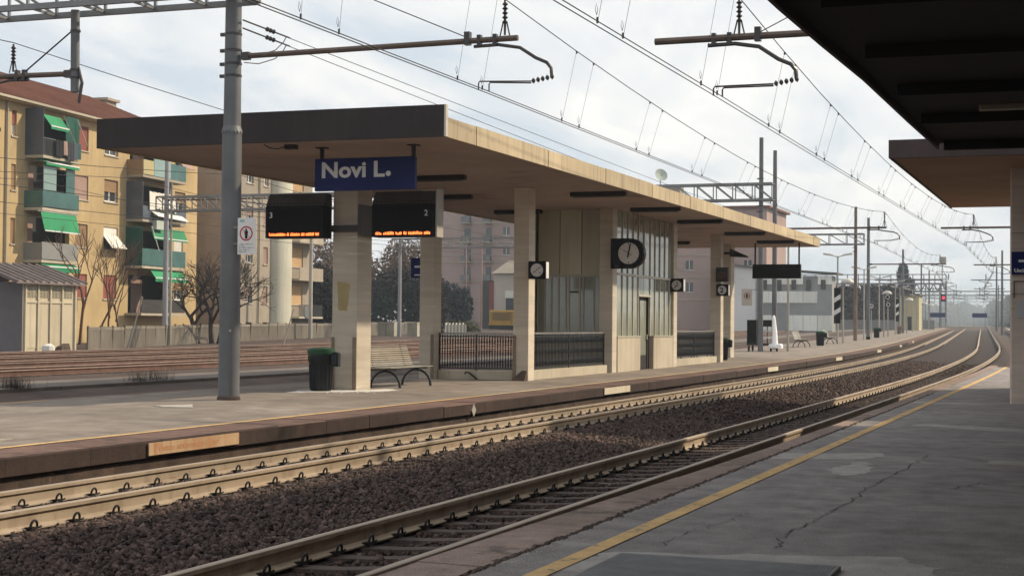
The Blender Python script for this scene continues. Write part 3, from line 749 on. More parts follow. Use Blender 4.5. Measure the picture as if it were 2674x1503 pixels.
LEDR = random.Random(5)
def led_blobs(words, y0, h, x, z, width):
    """small orange dot columns: a scrolled line too blurred to read"""
    m_ = MB(); n_ = sum(words)+len(words)-1; cw = width/n_; k = 0
    for w in words:
        for c in range(w):
            ya = y0-(k+.08)*cw; yb = y0-(k+.92)*cw
            for s_ in range(3):
                yy = ya+(yb-ya)*s_/3; hh = h*LEDR.choice((.45,.7,1.0,.85)); zz = z+LEDR.choice((0,0,h*.12))
                m_.box(x-.004,x,yy+(yb-ya)*.28,yy,zz,zz+hh)
            k += 1
        k += 1
    return m_
for (ya, yb, nm, words, side, lab) in ((16.72,15.33,'3',(14,2,8,3,7,3),1,'black departure board for track 3, left of the first column'),
                                  (14.22,12.78,'2',(4,7,4,2,9,4),0,'black departure board for track 2, right of the first column')):
    xb = 30.0
    t = thing('departure_board', (30.2,(ya+yb)/2,3.6), lab, 'departure board', 'departure boards on the first column')
    mb = MB(); mb.bevbox(xb,xb+0.40,yb,ya,3.24,3.92,0.015); mb.build('case', M['black'], t)
    mb = MB(); mb.box(xb-.006,xb,yb+.06,ya-.06,3.30,3.86); mb.build('screen', M['screen'], t)
    mb = MB(); mb.hexa([(xb+.02,yb,3.925),(xb+.40,yb,3.925),(xb+.40,ya,3.925),(xb+.02,ya,3.925),(xb+.16,yb+.02,4.19),(xb+.40,yb+.02,4.19),(xb+.40,ya-.02,4.19),(xb+.16,ya-.02,4.19)])
    mb.build('hood', M['housing'], t)
    mb = MB()
    for k in range(15):
        y = yb+.1+k*(ya-yb-.2)/14; mb.box(xb+.035,xb+.07,y-.018,y+.018,3.95,3.98)
    tag(mb.build('vent', M['black'], t), kind='stuff')
    tag(led_blobs(words, ya-.1, .06, xb-.007, 3.283, ya-yb-.2).build('led_line', M['led'], t), kind='stuff')
    text('numeral', nm, 0.17, mat('dull_white',(0.75,0.75,0.75),(0.70,0.70,0.70),2,0.5), t, face_mx((xb-.0065,(ya-.1) if side else yb+.24,3.67)), 0.002, 0.001)
    if not side:
        mb = MB(); mb.box(xb+.02,xb+.36,yb-.035,yb-.002,3.23,4.22); mb.build('side_bracket', M['cover'], t)
t = thing('board_bracket', (30.4,15.05,3.4), 'grey steel bracket clamped round the first column between the two departure boards', 'bracket')
mb = MB(); mb.box(30.36,30.44,14.70,15.40,3.38,3.52); mb.build('front_plate', M['housing'], t)
mb = MB(); mb.box(30.36,31.2,14.62,14.70,3.3,3.95); mb.build('side_plate', M['housing'], t)

# clock
t = thing('platform_clock', (45.2,13.0,3.57), 'dark D-shaped platform clock with white dial on the waiting room corner', 'clock')
pts = [(13.55,3.12),(13.55,4.01)]+[(12.97-.445*math.sin(a),3.565+.445*math.cos(a)) for a in [math.pi*k/12 for k in range(13)]]
mb = MB(); mb.extrude(pts, 'x', 45.08, 45.32); mb.build('case', M['black'], t)
mb = MB(); mb.extrude([(13.0-.315*math.sin(2*math.pi*k/40),3.565+.315*math.cos(2*math.pi*k/40)) for k in range(40)], 'x', 45.066, 45.08); dial = mb.build('dial', mat('dial',(0.74,0.71,0.65),(0.68,0.65,0.6),1.0,0.5), t)
mb = MB()
for k in range(12):
    a = 2*math.pi*k/12; c, s_ = math.cos(a), math.sin(a)
    mb.bar((45.063,13.0-.25*s_,3.565+.25*c),(45.063,13.0-.295*s_,3.565+.295*c),.022,.006)
tag(mb.build('hour_mark', M['black'], t), kind='stuff')
for ang, l1, l0, w in ((301.5, .19, -.12, .052),(12, .29, -.13, .042)):
    a = R(ang); c, s_ = math.cos(a), math.sin(a); mb = MB()
    mb.bar((45.058,13.0-l0*s_,3.565+l0*c),(45.058,13.0-l1*s_,3.565+l1*c),w,.006)
    mb.build('hand', M['black'], t)

def cube_sign(x, y, label, kind):
    t = thing('pictogram_sign', (x,y,2.8), label, 'sign', 'lit pictogram boxes on the columns')
    m_ = MB(); m_.bevbox(x-.24,x,y-.235,y+.235,2.595,3.04,.012); m_.build('box', M['black'], t)
    m_ = MB(); m_.box(x-.22,x-.02,y-.243,y-.2355,2.61,3.02); m_.build('side_panel', M['white'], t)
    gy = mat('sign_grey',(0.60,0.58,0.57),(0.55,0.53,0.52),1.0,0.5)
    m_ = MB(); m_.extrude([(y-.165*math.sin(2*math.pi*k/32),2.815+.165*math.cos(2*math.pi*k/32)) for k in range(32)],'x',x-.246,x-.2405); m_.build('disc', gy, t)
    xx = x-.2465; m_ = MB()
    if kind == 'stairs':
        p = [(.125,-.075),(.06,-.05),(.06,-.035),(.0,-.0),(.0,.015),(-.06,.04),(-.06,.06),(-.125,.10)]
        for i in range(len(p)-1): m_.bar((xx-.002,y+p[i][0],2.815+p[i][1]),(xx-.002,y+p[i+1][0],2.815+p[i+1][1]),.03,.004)
        m_.box(xx-.004,xx,y-.10,y-.07,2.735,2.765)
        m_.build('symbol', M['black'], t)
    elif kind == 'seat':
        m_.box(xx-.004,xx,y-.035,y-.01,2.80,2.93); m_.box(xx-.004,xx,y-.035,y+.03,2.775,2.805); m_.box(xx-.004,xx,y+.02,y+.045,2.735,2.79); m_.box(xx-.004,xx,y+.035,y+.085,2.715,2.74)
        m_.build('symbol', M['black'], t)
    else:
        text('numeral', '2', 0.27, M['black'], t, face_mx((xx, y+.085, 2.72)), 0.008, 0.001)
    return t
cube_sign(37.9,13.25,'black sign box with stairs symbol in white disc, left of the waiting room','stairs')
cube_sign(52.5,13.38,'black sign box with seated figure in white disc, right of the waiting room','seat')
cube_sign(59.65,13.43,'black sign box with number 2 in a white disc','2')
t = thing('announcement_board', (59.6,13.45,3.4), 'small brown glazed board above the number 2 sign box', 'board')
mb = MB(); mb.bevbox(59.4,59.65,13.22,13.68,3.13,3.68,.01); mb.build('case', M['fixture'], t)
mb = MB(); mb.box(59.39,59.4,13.27,13.63,3.25,3.52); mb.build('screen', mat('brown_screen',(0.10,0.055,0.035),(0.07,0.04,0.026),2.0,0.3), t)
t = thing('loudspeaker', (60.2,13.0,4.2), 'dark horn shaped loudspeaker under the far end of the canopy', 'loudspeaker')
mb = MB(); mb.add([(60.1,13.3,4.42),(60.1,13.3,4.12),(60.4,13.3,4.12),(60.4,13.3,4.42),(60.0,12.72,4.16),(60.0,12.62,4.08),(60.5,12.62,4.08),(60.5,12.72,4.16)], [(0,1,2,3),(4,5,6,7),(0,4,5,1),(1,5,6,2),(2,6,7,3),(3,7,4,0)])
mb.build('horn', M['fixture'], t)
mb = MB(); mb.box(60.2,60.3,13.3,13.55,4.2,4.3); mb.build('bracket', M['fixture'], t)
t = thing('hanging_display', (66.0,12.6,3.75), 'blank black display board hanging under the far canopy end', 'display board')
mb = MB(); mb.bevbox(65.9,66.1,11.60,13.62,3.45,4.04,.012); mb.build('case', M['black'], t)
for y in (13.52,11.68):
    mb = MB(); mb.box(65.97,66.03,y-.03,y+.03,4.04,SZ); mb.build('hanger', M['fixture'], t)
t = thing('direction_sign', (38.9,17.0,3.0), 'small blue arrow sign half hidden behind the rear canopy column', 'sign')
mb = MB(); mb.bevbox(38.9,38.96,16.5,17.26,2.66,3.2,.008); mb.build('board', M['blue'], t)
def arrow(x, yc, zc, s, t):
    m_ = MB(); m_.box(x-.004,x,yc-.42*s,yc+.55*s,zc-.07*s,zc+.07*s)
    for q in (1,-1): m_.bar((x-.002,yc-.50*s,zc-.03*s*q),(x-.002,yc-.12*s,zc+.38*s*q),.15*s,.004)
    return m_.build('arrow', M['white'], t)
arrow(38.896,16.95,2.96,.36,t)
mb = MB(); mb.box(38.892,38.896,16.6,17.15,2.725,2.755); mb.build('line', M['white'], t)
t = thing('cable_box', (28.0,15.6,4.9), 'small dark junction box under the canopy end above the mast', 'box')
mb = MB(); mb.box(27.6,27.75,14.75,14.98,4.84,4.93); mb.build('case', M['fixture'], t)
mb = MB(); mb.tube([(27.6,14.98,4.88),(27.55,15.1,4.84),(27.5,15.25,4.86),(27.45,15.35,4.92)], .012, 5); mb.build('cable', M['fixture'], t)

# ------------------------------------------------------------------ bench, bins, powder, trolley
def bench_parts(t, x0, L_, yb, zg):
    # long axis along x, faces -y ; yb = y of the back foot
    for i in range(9):
        y = yb-.05-i*.058; m_ = MB(); m_.box(x0,x0+L_,y-.048,y,zg+.425+(.012 if i > 6 else 0),zg+.448+(.004 if i > 6 else 0)); m_.build('seat_slat', M['bench_slat'], t)
    for i in range(10):
        z = zg+.47+i*.047; y = yb-.035+i*.017; m_ = MB(); m_.hexa([(x0,y-.012,z),(x0+L_,y-.012,z),(x0+L_,y+.012,z),(x0,y+.012,z),(x0,y+.003,z+.023),(x0+L_,y+.003,z+.023),(x0+L_,y+.024,z+.023),(x0,y+.024,z+.023)])
        m_.build('back_slat', M['bench_slat'], t)
    for x in (x0+.32, x0+L_-.32):
        m_ = MB()
        arc = [(x, yb-.28-.36*math.cos(a), zg+.0+.37*math.sin(a)) for a in [math.pi*(k/10) for k in range(11)]]
        m_.tube(arc, [.034]+[.027]*9+[.034], 6); m_.tube([(x,yb-.56,zg+.41),(x,yb-.02,zg+.415),(x,yb+.03,zg+.5),(x,yb+.15,zg+.93)], .018, 6)
        m_.tube([(x,yb-.28,zg+.37),(x,yb-.28,zg+.41)], .04, 6)
        m_.build('leg', M['iron'], t)
def bench(x0, L_, yb, label):
    t = thing('slatted_bench', (x0+L_/2, yb-.3, g(x0)), label, 'bench', 'slatted benches on the island platform')
    bench_parts(t, x0, L_, yb, g(x0)+.01+(0.01)); return t
b1 = bench(31.75, 2.35, 15.10, 'slatted bench with arched black legs beside the first canopy column')
dup(b1, (61.4, 14.95, g(61)), 0, 'partly hidden slatted bench under the far canopy end, behind the column')
dup(b1, (94.6, 16.55, g(95)), 0, 'slatted bench just left of the green lidded bin beyond the canopy')
dup(b1, (107.5, 16.9, g(107.5)), 0, 'slatted bench just right of the green lidded bin beyond the canopy')
def bin_parts(t, x, y, z):
    m_ = MB(); m_.lathe([(.19,0.0),(.215,.03),(.235,.45),(.25,.62),(.275,.66),(.275,.80),(.262,.86)], (x,y,z), 18); m_.build('body', M['bin'], t, True)
    m_ = MB()
    for k in range(18):
        a = 2*math.pi*k/18; c, s_ = math.cos(a), math.sin(a)
        m_.bar((x+.222*c,y+.222*s_,z+.06),(x+.244*c,y+.244*s_,z+.58),.018,.018)
    tag(m_.build('rib', M['bin'], t), kind='stuff')
    m_ = MB(); m_.lathe([(.285,.80),(.292,.84),(.285,.90),(.22,.925),(.0,.93)], (x,y,z), 18); m_.build('lid', M['bin_green'], t, True)
    m_ = MB(); m_.bevbox(x-.09,x+.09,y-.42,y-.25,z+.54,z+.84,.03); m_.build('ash_box', M['bin'], t)
def bin_(x, y, label):
    t = thing('litter_bin', (x,y,g(x)), label, 'litter bin', 'litter bins on the island platform'); bin_parts(t, x, y, g(x)); return t
bn = bin_(29.75, 15.22, 'dark litter bin with green lid standing in front of the first column')
dup(bn, (99.7,16.3,g(99.7)), 0, 'green lidded litter bin standing between the two far benches')
dup(bn, (142.4,18.35,g(142.4)), 0, 'distant green lidded bin right of the grey mast')
bg_ = dup(bn, (177.5,20.5,g(177.5)), 0, 'farthest litter bin, all grey, below the second striped board')
for ch in bg_.children:
    me = ch.data.copy(); me.materials.clear(); me.materials.append(M['pole_brown']); ch.data = me
dup(bn, (62.6,14.15,g(62.6)), 0, 'dark bin half hidden behind the far canopy column')
p = ragged([(28.9,15.5),(29.4,14.8),(29.9,14.2),(30.9,13.95),(31.4,14.4),(30.6,14.72),(30.3,15.3),(29.8,15.75)], 0, 9, .06, 8)
m_ = MB(); m_.extrude(p, 'z', 0.005, 0.030)
rr = random.Random(2)
for i in range(90):
    a = rr.uniform(0,6.28); x = 30.05+rr.gauss(0,.45); y = 14.55+rr.gauss(0,.3); s_ = rr.uniform(.008,.026)
    m_.add([(x-s_,y,.022),(x,y-s_,.022),(x+s_,y,.022),(x,y+s_,.022),(x,y,.022+s_*.8)],[(0,1,4),(1,2,4),(2,3,4),(3,0,4)])
o = m_.build('spilt_powder', M['powder']); tag(o, 'white powder spilt round the foot of the first column and the bin', 'powder')
o = slab('concrete_cover', [(23.1,14.95),(23.75,14.6),(22.9,14.05),(22.75,14.55)], M['cover'], 0.0, 0.035, 5, .02, 12, None)
tag(o, 'pale square cover in the island paving left of the grey mast', 'cover')
o = slab('paving_patch', [(14.6,12.75),(15.2,12.62),(16.0,12.35),(15.3,12.3),(14.4,12.55)], M['cover'], 0.0, 0.022, 6, .03, 13, None)
tag(o, 'thin pale repair strip on the island paving at lower left', 'paving patch')
crack([(14.2,12.9),(15.5,12.45),(17.2,11.9),(17.8,11.75)], .008, 9, island)
crack([(20.5,16.2),(22.5,14.9),(24.2,13.2)], .008, 10, island)

t = thing('luggage_trolley', (81.6,16.2,g(81.6)), 'luggage trolley with dark crates and a tall white draw bar, behind the far mast', 'trolley')
zt = g(81.6)+.01
m_ = MB(); m_.box(80.9,82.2,15.45,17.0,zt+.32,zt+.42); m_.build('deck', M['iron'], t)
m_ = MB(); m_.box(81.0,82.0,16.52,17.0,zt+.42,zt+1.62); m_.build('crate', M['black'], t)
m_ = MB(); m_.box(81.1,82.0,15.72,16.2,zt+1.28,zt+1.62); m_.build('crate', M['fixture'], t)
for z in (1.02, .70):
    m_ = MB(); m_.box(81.0,82.0,15.62,16.22,zt+z,zt+z+.05); m_.build('shelf', M['white'], t)
m_ = MB()
for y in (15.64,15.95,16.2): m_.box(81.02,81.07,y-.02,y+.02,zt+.42,zt+1.28)
m_.build('rack_post', M['iron'], t)
m_ = MB(); m_.tube([(80.95,15.55,zt+.25),(80.95,15.55,zt+.5),(80.95,15.56,zt+1.0),(80.95,15.60,zt+1.6),(80.95,15.61,zt+1.78),(80.95,15.61,zt+1.86)], [.2,.155,.13,.095,.075,.03], 10); m_.build('draw_bar', mat('bright_white',(0.85,0.85,0.85),(0.82,0.82,0.82),1,0.5), t, True)
m_ = MB(); m_.bevbox(80.8,81.3,15.18,15.86,zt+.18,zt+.40,.05); m_.build('draw_head', MATS['bright_white'], t)
for (x, y) in ((81.0,16.9),(82.0,16.9),(81.0,15.45),(81.0,15.75)):
    m_ = MB(); m_.tube([(x,y-.03,zt+.15),(x,y+.03,zt+.15)], .15, 12); m_.build('wheel', M['black'], t)

# ------------------------------------------------------------------ near side : dark canopy overhead, second canopy, pillar, station wall
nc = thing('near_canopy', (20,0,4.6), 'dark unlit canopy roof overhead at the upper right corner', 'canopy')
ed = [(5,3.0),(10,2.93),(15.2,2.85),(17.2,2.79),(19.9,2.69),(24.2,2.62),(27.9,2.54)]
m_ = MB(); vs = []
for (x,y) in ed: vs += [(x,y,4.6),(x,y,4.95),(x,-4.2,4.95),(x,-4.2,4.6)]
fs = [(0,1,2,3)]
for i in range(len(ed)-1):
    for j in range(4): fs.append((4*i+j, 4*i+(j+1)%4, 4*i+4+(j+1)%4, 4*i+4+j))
n_ = 4*(len(ed)-1); fs.append((n_+3,n_+2,n_+1,n_)); m_.add(vs, fs); m_.build('roof', M['unlit_dark'], nc)
m_ = MB(); vs = []
for (x,y) in ed: vs += [(x,y+.002,4.50),(x,y+.05,4.50),(x,y+.05,5.0),(x,y+.002,5.0)]
fs = [(0,1,2,3)]
for i in range(len(ed)-1):
    for j in range(4): fs.append((4*i+j, 4*i+(j+1)%4, 4*i+4+(j+1)%4, 4*i+4+j))
m_.add(vs, fs); m_.build('edge_beam', mat('edge_beam',(0.045,0.032,0.035),(0.03,0.022,0.024),1.5,0.7), nc)
for x in (12, 15, 18, 21, 24, 27.6):
    m_ = MB(); m_.box(x-.06,x+.06,-4.1,2.45,4.45,4.598); m_.build('beam', M['unlit_dark'], nc)
t = thing('ceiling_light', (22.0,0.6,4.5), 'dull strip light under the dark near canopy', 'light')
m_ = MB(); m_.bevbox(21.9,22.1,0.0,1.5,4.36,4.44,.02); m_.build('casing', mat('yellowed',(0.22,0.18,0.13),(0.18,0.15,0.11),2,0.5), t)
c2 = thing('near_canopy', (36,0,4.6), 'brown flat canopy beyond the dark roof, above the arrow pillar', 'canopy')
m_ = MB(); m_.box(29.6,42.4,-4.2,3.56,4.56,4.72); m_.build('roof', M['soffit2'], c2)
m_ = MB(); m_.box(29.5,29.598,-4.2,3.60,4.54,4.87); m_.build('end_panel', mat('near_edge',(0.085,0.06,0.058),(0.06,0.043,0.043),1.5,0.7,streak=((0.04,0.03,0.03),0.5)), c2)
m_ = MB(); m_.box(29.6,42.4,3.56,3.60,4.54,4.87); m_.build('edge_panel', MATS['near_edge'], c2)
pil = thing('canopy_pillar', (32.6,1.2,0), 'travertine pillar at the right edge carrying a blue arrow sign', 'pillar')
m_ = MB(); m_.bevbox(32.2,33.0,0.75,1.615,-0.02,4.72,.035); m_.build('shaft', mat('travertine_near',(0.58,0.49,0.42),(0.45,0.385,0.335),2.6,0.8,0.2,22,aniso=(0.25,0.25,3.0),c3=(0.33,0.28,0.25),s3=0.9,t3=0.6), pil)
for z in (2.12, 3.3):
    m_ = MB(); m_.box(32.185,32.2,1.15,1.585,z,z+.006); m_.build('joint', M['fixture'], pil)
t = thing('direction_sign', (32.1,1.3,2.7), 'dark blue exit sign with a white arrow on the right edge pillar', 'sign')
m_ = MB(); m_.box(32.14,32.19,0.85,1.585,2.50,2.94); m_.build('board', M['blue'], t)
arrow(32.138,1.29,2.76,.30,t)
text('lettering', 'Uscita/', 0.10, M['white'], t, face_mx((32.1385,1.535,2.545)), 0.003, 0.001)
t = thing('notice', (32.15,1.2,1.9), 'pale blank notice sheet taped to the arrow pillar', 'notice')
m_ = MB(); m_.box(32.185,32.1985,0.95,1.49,1.66,1.98); m_.build('sheet', mat('sheet',(0.42,0.42,0.43),(0.38,0.38,0.39),2,0.6), t)
t = thing('wall_box', (32.15,1.2,2.2), 'brown empty poster outline below the arrow sign', 'poster frame')
m_ = MB()
for (a,b,c,d_) in ((1.0,1.545,2.36,2.375),(1.53,1.545,2.05,2.375)): m_.box(32.185,32.1985,a,b,c,d_)
m_.build('frame', M['fixture'], t)
sb = thing('station_building', (0,-6,0), 'station building wall behind the near platform, out of view', 'building')
m_ = MB(); m_.box(-12,46,-9,-4.25,-0.05,7.5); m_.build('wall', mat('station_wall',(0.56,0.45,0.32),(0.5,0.4,0.28),1.0,0.9), sb)
# ================================================================== MASTS AND OVERHEAD LINE
def insulator(m_, x, y, z0, z1, r=.055):
    n_ = 5; h = (z1-z0)
    prof = [(.02,z0)]
    a, b = z0+h*.38, z0+h*.88
    for k in range(n_):
        z = a+(b-a)*k/(n_-1); prof += [(.024,z-.035),(r,z-.012),(.024,z+.02)]
    prof += [(.02,z1)]
    m_.lathe(prof, (x,y,0), 8)
    for s_ in (-.09,.09): m_.tube([(x,y+s_,z0-.02),(x,y+s_*.35,z0+h*.38)], .013, 4)
def cantilever(x, ya, za, ye, ze, yi, zi, label, foot, bend, clampA, s=1.0, par=None, stay=None):
    """tube from the mast (ya) to its free end (ye); standing insulator at yi; hooked registration arm down to the contact wire"""
    t = thing('cantilever_arm', (x,ya,za), label, 'cantilever', 'cantilever arms over the tracks')
    m_ = MB(); m_.tube([(x,ya,za),(x,ye,ze)], .052*s, 8); m_.build('tube', M['arm'], t, True)
    m_ = MB(); insulator(m_, x, yi, ze+.06, zi); m_.build('insulator', M['insul'], t, True)
    for q in (clampA, clampA+(yi-clampA)*.62):
        m_ = MB(); m_.box(x-.05,x+.05,q-.035,q+.035,ze-.12,ze+.085); m_.build('clamp', M['insul'], t)
    m_ = MB(); m_.box(x-.055,x+.055,ya-.16 if ye < ya else ya,ya if ye < ya else ya+.16,za-.07,za+.07); m_.build('clamp', M['insul'], t)
    y0 = clampA; d = -1 if bend[0] < y0 else 1
    m_ = MB()
    P = [(x,y0-d*.1,ze-.11),(x,y0+d*.35,ze-.10)]
    cx_, cz_ = bend
    P += [(x,y0+d*.75,ze-.17),(x,cx_-d*.28,cz_+.07),(x,cx_-d*.08,cz_-.02),(x,cx_,cz_-.12),(x,cx_+d*.01,cz_-.25)]
    m_.tube(P, .03*s, 6); m_.build('registration_arm', M['insul'], t, True)
    m_ = MB(); a = Vector((x,cx_+d*.06,cz_-.26)); b = Vector((x,cx_-d*.36,cz_-.33))
    for k in range(5):
        p = a+(b-a)*(k+.5)/5; q = (b-a).normalized()
        m_.tube([p-q*.03,p,p+q*.03],[.022,.055,.022],6)
    m_.build('rod_insulator', M['insul'], t)
    m_ = MB()
    for j, (fy, fz) in enumerate(foot):
        xo = x+(.12 if j else -.05)
        m_.tube([(x,cx_-d*.36,cz_-.33-.03*j),(xo,fy+(-d)*-.02,fz+.15),(xo,fy,fz+.12),(xo,fy,fz)], .013*s, 5)
    m_.build('steady_arm', M['insul'], t)
    if stay:
        m_ = MB(); m_.tube([(x,stay[0],ze+.05),(x,stay[1],stay[2])], .009, 4); m_.build('stay_wire', M['wire'], t)
        m_ = MB(); m_.box(x-.06,x+.06,stay[0]-.05,stay[0]+.05,ze-.08,ze+.15); m_.build('stay_clamp', M['insul'], t)
    return t
def mast(x, y, h, r0, r1, label, mt=None, rings=(), step=None):
    z = g(x); t = thing('catenary_mast', (x,y,z), label, 'mast', 'catenary masts along the line')
    m_ = MB()
    if step: m_.tube([(x,y,z-.1),(x,y,step),(x,y,step+.05),(x,y,h)], [r0,r0*.94,r1*1.04,r1], 18)
    else: m_.tube([(x,y,z-.1),(x,y,h)], [r0,r1], 14)
    m_.build('shaft', mt or M['pole'], t, True)
    for q in rings:
        rr_ = r0+(r1-r0)*(q-z)/(h-z); m_ = MB(); m_.lathe([(rr_+.012,q-.018),(rr_+.012,q+.018)], (x,y,0), 14)
        m_.box(x-.03,x+.03,y+rr_,y+rr_+.11,q-.03,q+.03); m_.build('band', M['insul'], t)
    return t
MX = 25.6
big = mast(MX, 14.98, 8.6, .19, .142, 'thick grey tapered mast standing in front of the canopy end', None, (5.98,6.2,6.45,6.75), step=None)
m_ = MB(); m_.tube([(MX,14.98,-.1),(MX,14.98,4.95)], [.195,.178], 18); m_.build('lower_sleeve', M['pole'], big, True)
m_ = MB(); P = []
for k in range(36):
    a = 2*math.pi*k/36; rr_ = .205 if k % 2 else .188; P.append((rr_*math.cos(a), rr_*math.sin(a), 4.90 if k % 2 else 4.96))
vs = [(MX+p[0],14.98+p[1],p[2]) for p in P]+[(MX+.158*math.cos(2*math.pi*k/36),14.98+.158*math.sin(2*math.pi*k/36),5.05) for k in range(36)]
m_.add(vs, [(k,(k+1)%36,36+(k+1)%36,36+k) for k in range(36)]); m_.build('lead_collar', M['pole'], big)
m_ = MB(); m_.lathe([(.21,0.0),(.215,.05),(.20,.09)], (MX,14.98,0), 18); m_.build('foot_collar', M['kerb_base'], big)
m_ = MB(); m_.tube([(MX-.19,14.86,1.27),(MX-.19,14.86,1.31)],.018,6); m_.build('bolt', M['post'], big)
# no-crossing notice on the mast
t = thing('prohibition_sign', (25.4,14.6,3.0), 'white no-crossing notice with red ring beside the thick grey mast', 'sign')
X_ = 25.45; ya, yb = 14.745, 14.375
m_ = MB(); m_.bevbox(X_-.012,X_,yb,ya,2.68,3.345,.004); m_.build('plate', M['white'], t)
m_ = MB(); rs = 40; cy, cz = 14.565, 3.06
vs = []
for k in range(rs):
    a = 2*math.pi*k/rs
    for r_ in (.108,.135): vs.append((X_-.0135, cy+r_*math.sin(a), cz+r_*math.cos(a)))
m_.add(vs, [(2*k,2*k+1,(2*k+3)%(2*rs),(2*k+2)%(2*rs)) for k in range(rs)])
m_.build('ring', M['red'], t)
m_ = MB(); m_.bar((X_-.0145,cy+.082,cz+.082),(X_-.0145,cy-.082,cz-.082),.024,.002); m_.build('slash', M['red'], t)
m_ = MB(); xx = X_-.0135
m_.box(xx-.001,xx,cy-.018,cy+.018,cz+.052,cz+.088); m_.box(xx-.001,xx,cy-.035,cy+.035,cz-.02,cz+.048); m_.box(xx-.001,xx,cy-.026,cy+.026,cz-.095,cz-.02)
m_.build('figure', M['black'], t)
dk = mat('print_grey',(0.12,0.12,0.12),(0.16,0.16,0.16),3,0.6)
m_ = MB()
for k, (z, w) in enumerate(((2.865,.30),(2.835,.12),(2.80,.31),(2.76,.22),(2.725,.16))):
    n_ = int(w/.022)
    for j in range(n_):
        if (j*7+k*3) % 5: m_.box(xx-.001,xx,ya-.03-j*.022-.017,ya-.03-j*.022,z-.006,z+.006)
tag(m_.build('small_print', dk, t), kind='stuff')
m_ = MB(); m_.box(xx-.001,xx,14.60,14.70,3.27,3.31); m_.build('emblem', mat('print_teal',(0.22,0.42,0.40),(0.3,0.48,0.46),3,0.6), t)
m_ = MB(); m_.box(MX-.16,X_,14.72,14.84,3.15,3.2); m_.box(MX-.16,X_,14.72,14.84,2.85,2.9); m_.build('bracket', M['pole'], t)

# lattice gantry beams
def gantry(x, ya, yb, z0, z1, label, n_, dx=.45):
    t = thing('lattice_gantry', (x,ya,z0), label, 'gantry', 'lattice gantries across the yard')
    for (xo, z) in ((-dx,z0),(dx,z0),(-dx,z1),(dx,z1)):
        m_ = MB(); m_.bar((x+xo,ya,z),(x+xo,yb,z),.09,.11); m_.build('chord', M['steel'], t)
    m_ = MB()
    for xo in (-dx,dx):
        for k in range(n_):
            a = ya+(yb-ya)*k/n_; b = ya+(yb-ya)*(k+1)/n_
            m_.bar((x+xo,a,z0),(x+xo,a,z1),.05); m_.bar((x+xo,a,z0),(x+xo,b,z1),.05)
        m_.bar((x+xo,yb,z0),(x+xo,yb,z1),.06)
    tag(m_.build('web_bars', M['steel'], t), kind='stuff')
    m_ = MB()
    for k in range(0, n_+1):
        a = ya+(yb-ya)*k/n_
        m_.bar((x-dx,a,z0),(x+dx,a,z0),.045); m_.bar((x-dx,a,z1),(x+dx,a,z1),.045)
    tag(m_.build('cross_bars', M['steel'], t), kind='stuff')
    return t
gantry(MX, 14.7, 44, 7.42, 8.1, 'lattice gantry beam across the top left corner, carried by the thick mast', 26)
gantry(80.6, 15.6, 52, 7.9, 8.72, 'lattice gantry above the canopy roof, fixed to the tall mast by the trolley', 36, .35)
gantry(122.5, 16.75, 56, 7.74, 8.52, 'lattice gantry fixed to the rusty brown mast beyond the canopy', 30, .3)
# hanging post with its arm, top left
t = thing('hanging_post', (MX,18.45,7.4), 'grey post hanging from the top left gantry beam', 'post')
m_ = MB(); m_.tube([(MX,18.45,7.4),(MX,18.43,5.82)], .085, 12); m_.build('shaft', M['pole'], t, True)
for z in (6.25,6.1,7.0):
    m_ = MB(); m_.lathe([(.1,z-.02),(.1,z+.02)], (MX,18.44,0), 12); m_.build('band', M['insul'], t)
m_ = MB(); m_.extrude([(18.34,6.3),(18.25,6.0),(18.32,5.6),(18.36,5.62),(18.3,6.0),(18.37,6.3)], 'x', MX-.02, MX+.02); m_.build('torn_plate', M['insul'], t)
cantilever(MX, 18.5, 6.18, 21.6, 6.22, 19.87, 6.82, 'cantilever at far left hanging below the top left gantry', [(21.0,4.9),(21.1,4.85)], (17.9+2.6,5.5), 19.6, 1.0)
t = thing('brace_rod', (MX,18.56,7.02), 'thin diagonal brace from the hanging post to its cantilever', 'brace')
m_ = MB(); m_.tube([(MX,18.5,7.02),(MX,19.62,6.25)], .016, 5); m_.build('rod', M['wire'], t)
# cantilevers of the near support
cantilever(MX, 14.79, 6.33, 9.39, 6.38, 9.63, 7.06, 'rust red cantilever arm from the thick grey mast over the second track', [(10.09,5.50),(9.96,5.50)], (8.78,5.95), 10.1, 1.0, None, (10.32,12.14,7.21))
cantilever(MX, 1.0, 6.20, 6.95, 6.18, 5.53, 6.83, 'cantilever arm over the near track, coming from behind the dark canopy', [(5.94,5.23),(5.83,5.23)], (4.6,5.72), 5.95, 1.12, None, (5.22,3.4,7.1))
mast(MX, 0.6, 8.5, .16, .13, 'mast standing behind the dark near canopy, out of view')
# second support at the far canopy end
m1 = mast(80.6, 16.22, 11.1, .135, .105, 'tall mottled mast in front of the trolley, carrying a lattice gantry', M['pole'], (7.3,7.6,9.0))
mast(87.6, 16.86, 11.2, .15, .105, 'blue-grey tall mast behind the trolley', M['pole'])
mast(87.0, 2.9, 9.5, .14, .11, 'distant mast behind the arrow pillar', M['pole'])
cantilever(80.6, 16.1, 6.42, 9.92, 6.42, 10.02, 7.2, 'dark cantilever arm over the second track beyond the far canopy end', [(10.52,5.62),(10.4,5.62)], (9.3,6.12), 10.75, 1.0)
cantilever(80.6, 2.6, 6.36, 7.3, 6.36, 5.74, 7.0, 'dark cantilever arm over the near track, just left of the arrow pillar', [(6.19,5.5),(6.08,5.5)], (4.85,6.0), 6.2, 1.0)
mast(122.5, 17.38, 10.6, .15, .11, 'rusty brown mast beyond the benches, carrying the second lattice gantry', M['pole_brown'], (7.2,7.5))
m131 = mast(130.7, 17.52, 10.3, .16, .11, 'blue-grey mast with a black foot, right of the rusty brown mast', M['pole'])
